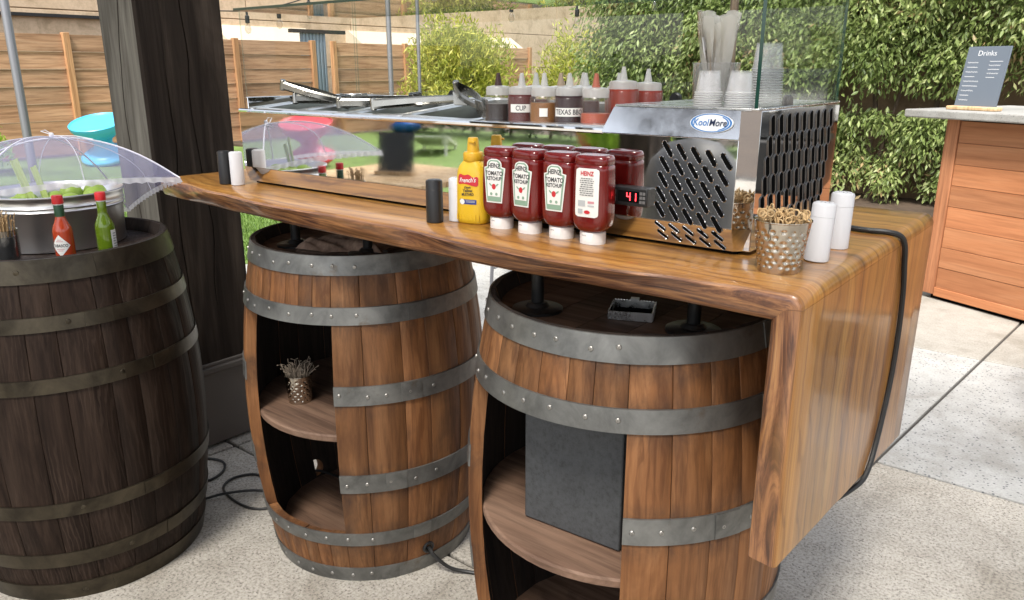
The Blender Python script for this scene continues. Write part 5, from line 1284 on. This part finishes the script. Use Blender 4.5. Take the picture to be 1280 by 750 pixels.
def dark_tray():
    t = thing('black_tray', 'black serving tray on the stone top of the outdoor bar', 'tray', (-.905 + cos(radians(-25)) * .62 + .08, 5.115 + sin(radians(-25)) * .62 + .22, 1.1003), radians(-25))
    b = MB(); b.box(-.14, .14, -.09, .09, 0, .006); b.build('base', M['black'], t, bevel=.003)
    for x0, x1, y0, y1 in ((-.14, .14, -.096, -.09), (-.14, .14, .09, .096), (-.146, -.14, -.096, .096), (.14, .146, -.096, .096)):
        b = MB(); b.box(x0, x1, y0, y1, .0, .022); b.build('rim', M['black'], t, bevel=.002)
dark_tray()
t = thing('wooden_stake', 'weathered wooden stake standing in front of the tall hedge', 'stake', (-3.35, 7.6, 0)); b = MB(); b.tube([(0, 0, 0), (.01, 0, 1.2), (0, 0, 2.5)], [.05, .045, .04], 10); b.build('pole', M['bark'], t)
b = MB(); b.lathe([(.12, 0), (.11, .05), (.06, .08)], 16); b.build('collar', M['bark'], t)

# metal chair standing out on the sunny patio behind the barrels
def chair(loc, rot, label):
    t = thing('metal_chair', label, 'chair', loc, rot)
    for x in (-.2, .2):
        for y in (-.2, .2):
            b = MB(); b.tube([(x * 1.1, y * 1.15, 0), (x, y, .44)], .011, 10); b.build('leg', M['pole'], t)
        b = MB(); b.tube([(x, .2, .44), (x, .25, .84)], .011, 10); b.build('back_post', M['pole'], t)
    b = MB(); b.box(-.215, .215, -.215, .215, .44, .46); b.build('seat', M['pole'], t, bevel=.008)
    for z in (.58, .68, .78): b = MB(); b.box(-.2, .2, .215 + (z - .44) * .12, .227 + (z - .44) * .12, z, z + .05); b.build('back_slat', M['pole'], t, bevel=.003)
chair((-3.05, 3.95, 0), radians(38), 'grey metal chair on the sunlit patio glimpsed between the oak barrels')

# ------------------------------------------------------------------ lawn furniture
def spun(loc, rot, mat, label):
    t = thing('spinning_top_seat', label, 'seat', loc, rot, 'spinning top seats on the lawn')
    prof = [(.02, .0), (.14, .012), (.27, .05), (.345, .11), (.345, .15), (.25, .21), (.15, .26), (.12, .32), (.14, .38), (.22, .44), (.31, .50), (.36, .57), (.37, .62)]
    b = MB(); b.lathe(prof, 48); b.build('shell', mat, t, ang=60)
    b = MB(); b.lathe([(.37, .62), (.374, .632), (.365, .64), (.33, .60), (.26, .55), (.16, .52), (.10, .515), (.001, .515)], 48, caps=False); b.build('dish', mat, t, ang=60)
    b = MB()
    for z, r in ((.175, .307), (.225, .228), (.35, .128), (.41, .183)): b.lathe([(r, z - .003), (r + .006, z), (r + .002, z + .004)], 40, caps=False)
    b.build('grooves', mat, t)
spun((-11.78, 5.30, -.01), (radians(14), radians(10), 0), M['turq'], 'turquoise plastic spinning top seat tipped on the lawn')
spun((-9.3, -4.6, -.01), (radians(-12), radians(8), 0), M['redp'], 'red plastic spinning top seat mirrored in the steel cooler front')
spun((-12.6, -9.6, -.02), (radians(10), radians(-10), 0), M['bluep'], 'blue plastic spinning top seat mirrored in the steel cooler front')
spun((-7.25, -8.4, .28), (radians(80), 0, radians(30)), M['redp'], 'red plastic spinning top seat lying on its side before the low hedge')
t = thing('cornhole_board', 'white sloping bag toss board on the lawn mirrored in the cooler', 'game board', (-9.2, -7.0, -.02), radians(-35))
b = MB(); b.add([(-.3, -.6, .06), (.3, -.6, .06), (.3, .6, .30), (-.3, .6, .30), (-.3, -.6, .09), (.3, -.6, .09), (.3, .6, .33), (-.3, .6, .33)], [(0, 3, 2, 1), (4, 5, 6, 7), (0, 1, 5, 4), (1, 2, 6, 5), (2, 3, 7, 6), (3, 0, 4, 7)]); b.build('deck', M['white_paint'], t, smooth=False)
for x in (-.27, .27):
    b = MB(); b.box(x - .02, x + .02, .52, .57, 0, .29); b.build('leg', M['white_paint'], t)
    b = MB(); b.box(x - .02, x + .02, -.59, -.55, 0, .07); b.build('foot', M['white_paint'], t)
# side table with a small chalkboard, out of frame left, mirrored in the cooler
t = thing('side_table', 'pale wooden side table mirrored in the steel cooler front', 'table', (-3.3, -.70, 0), 0)
for k in range(6): b = MB(); b.box(-.45, .45, -.36 + k * .12, -.245 + k * .12, .72, .75); b.build('plank', M['pale_wood'], t, bevel=.003)
for x in (-.4, .4):
    for y in (-.3, .3): b = MB(); b.box(x - .03, x + .03, y - .03, y + .03, 0, .72); b.build('leg', M['pale_wood'], t, bevel=.003)
s = thing('chalkboard_sign', 'small dark chalkboard on the side table mirrored in the cooler front', 'sign', (-3.28, -.62, .7503), radians(160))
b = MB(); b.box(-.12, .12, -.03, .03, 0, .02); b.build('foot', M['pale_wood'], s, bevel=.003)
b = MB(); b.box(-.11, .11, -.004, .004, .0, .22, 0, T(0, 0, .014) @ Rx(-.15)); b.build('slate', M['chalk_dk'], s)
t = thing('grey_bin', 'grey round topped bin mirrored in the vent panel of the cooler', 'bin', (-1.42, -.52, 0), 0)
b = MB(); b.lathe([(.17, 0), (.185, .01), (.20, .80)], 40); b.build('body', M['bin'], t)
b = MB(); b.lathe([(.207, .79), (.21, .81), (.205, .86), (.17, .97), (.10, 1.04), (.001, 1.06)], 40); b.build('domed_lid', M['bin'], t)

t = thing('added_barbecue', 'black barbecue with a hooded lid on a cart, added out of view to darken the cooler side reflection', 'barbecue', (.52, 3.25, 0), radians(-12))  # unseen barbecue, added only to darken what the steel side panel reflects
b = MB(); b.box(-.48, .48, -.25, .25, .84, 1.06); b.build('added_firebox', M['black'], t, bevel=.02)
rings = []
for k in range(13):
    a = pi * k / 12; rings.append((-.24 * cos(a), 1.065 + .26 * sin(a)))
b = MB(); V = [(x, y, z) for x in (-.47, .47) for y, z in rings]; n = 13
b.add(V, [tuple(range(12, -1, -1)), tuple(range(13, 26))] + [(i, i + 1, 13 + i + 1, 13 + i) for i in range(12)] + [(0, 13, 25, 12)]); hd = b.build('hood', M['black'], t, ang=40)
b = MB(); b.tube([(-.3, -.22, 1.17), (-.3, -.27, 1.17), (.3, -.27, 1.17), (.3, -.22, 1.17)], .010, 8); b.build('handle', M['steel_b'], hd)
for x in (-.42, .42):
    for y in (-.2, .2): b = MB(); b.box(x - .02, x + .02, y - .02, y + .02, 0, .845); b.build('leg', M['black'], t)
b = MB(); b.box(-.44, .44, -.22, .22, .22, .24); b.build('shelf', M['black'], t)
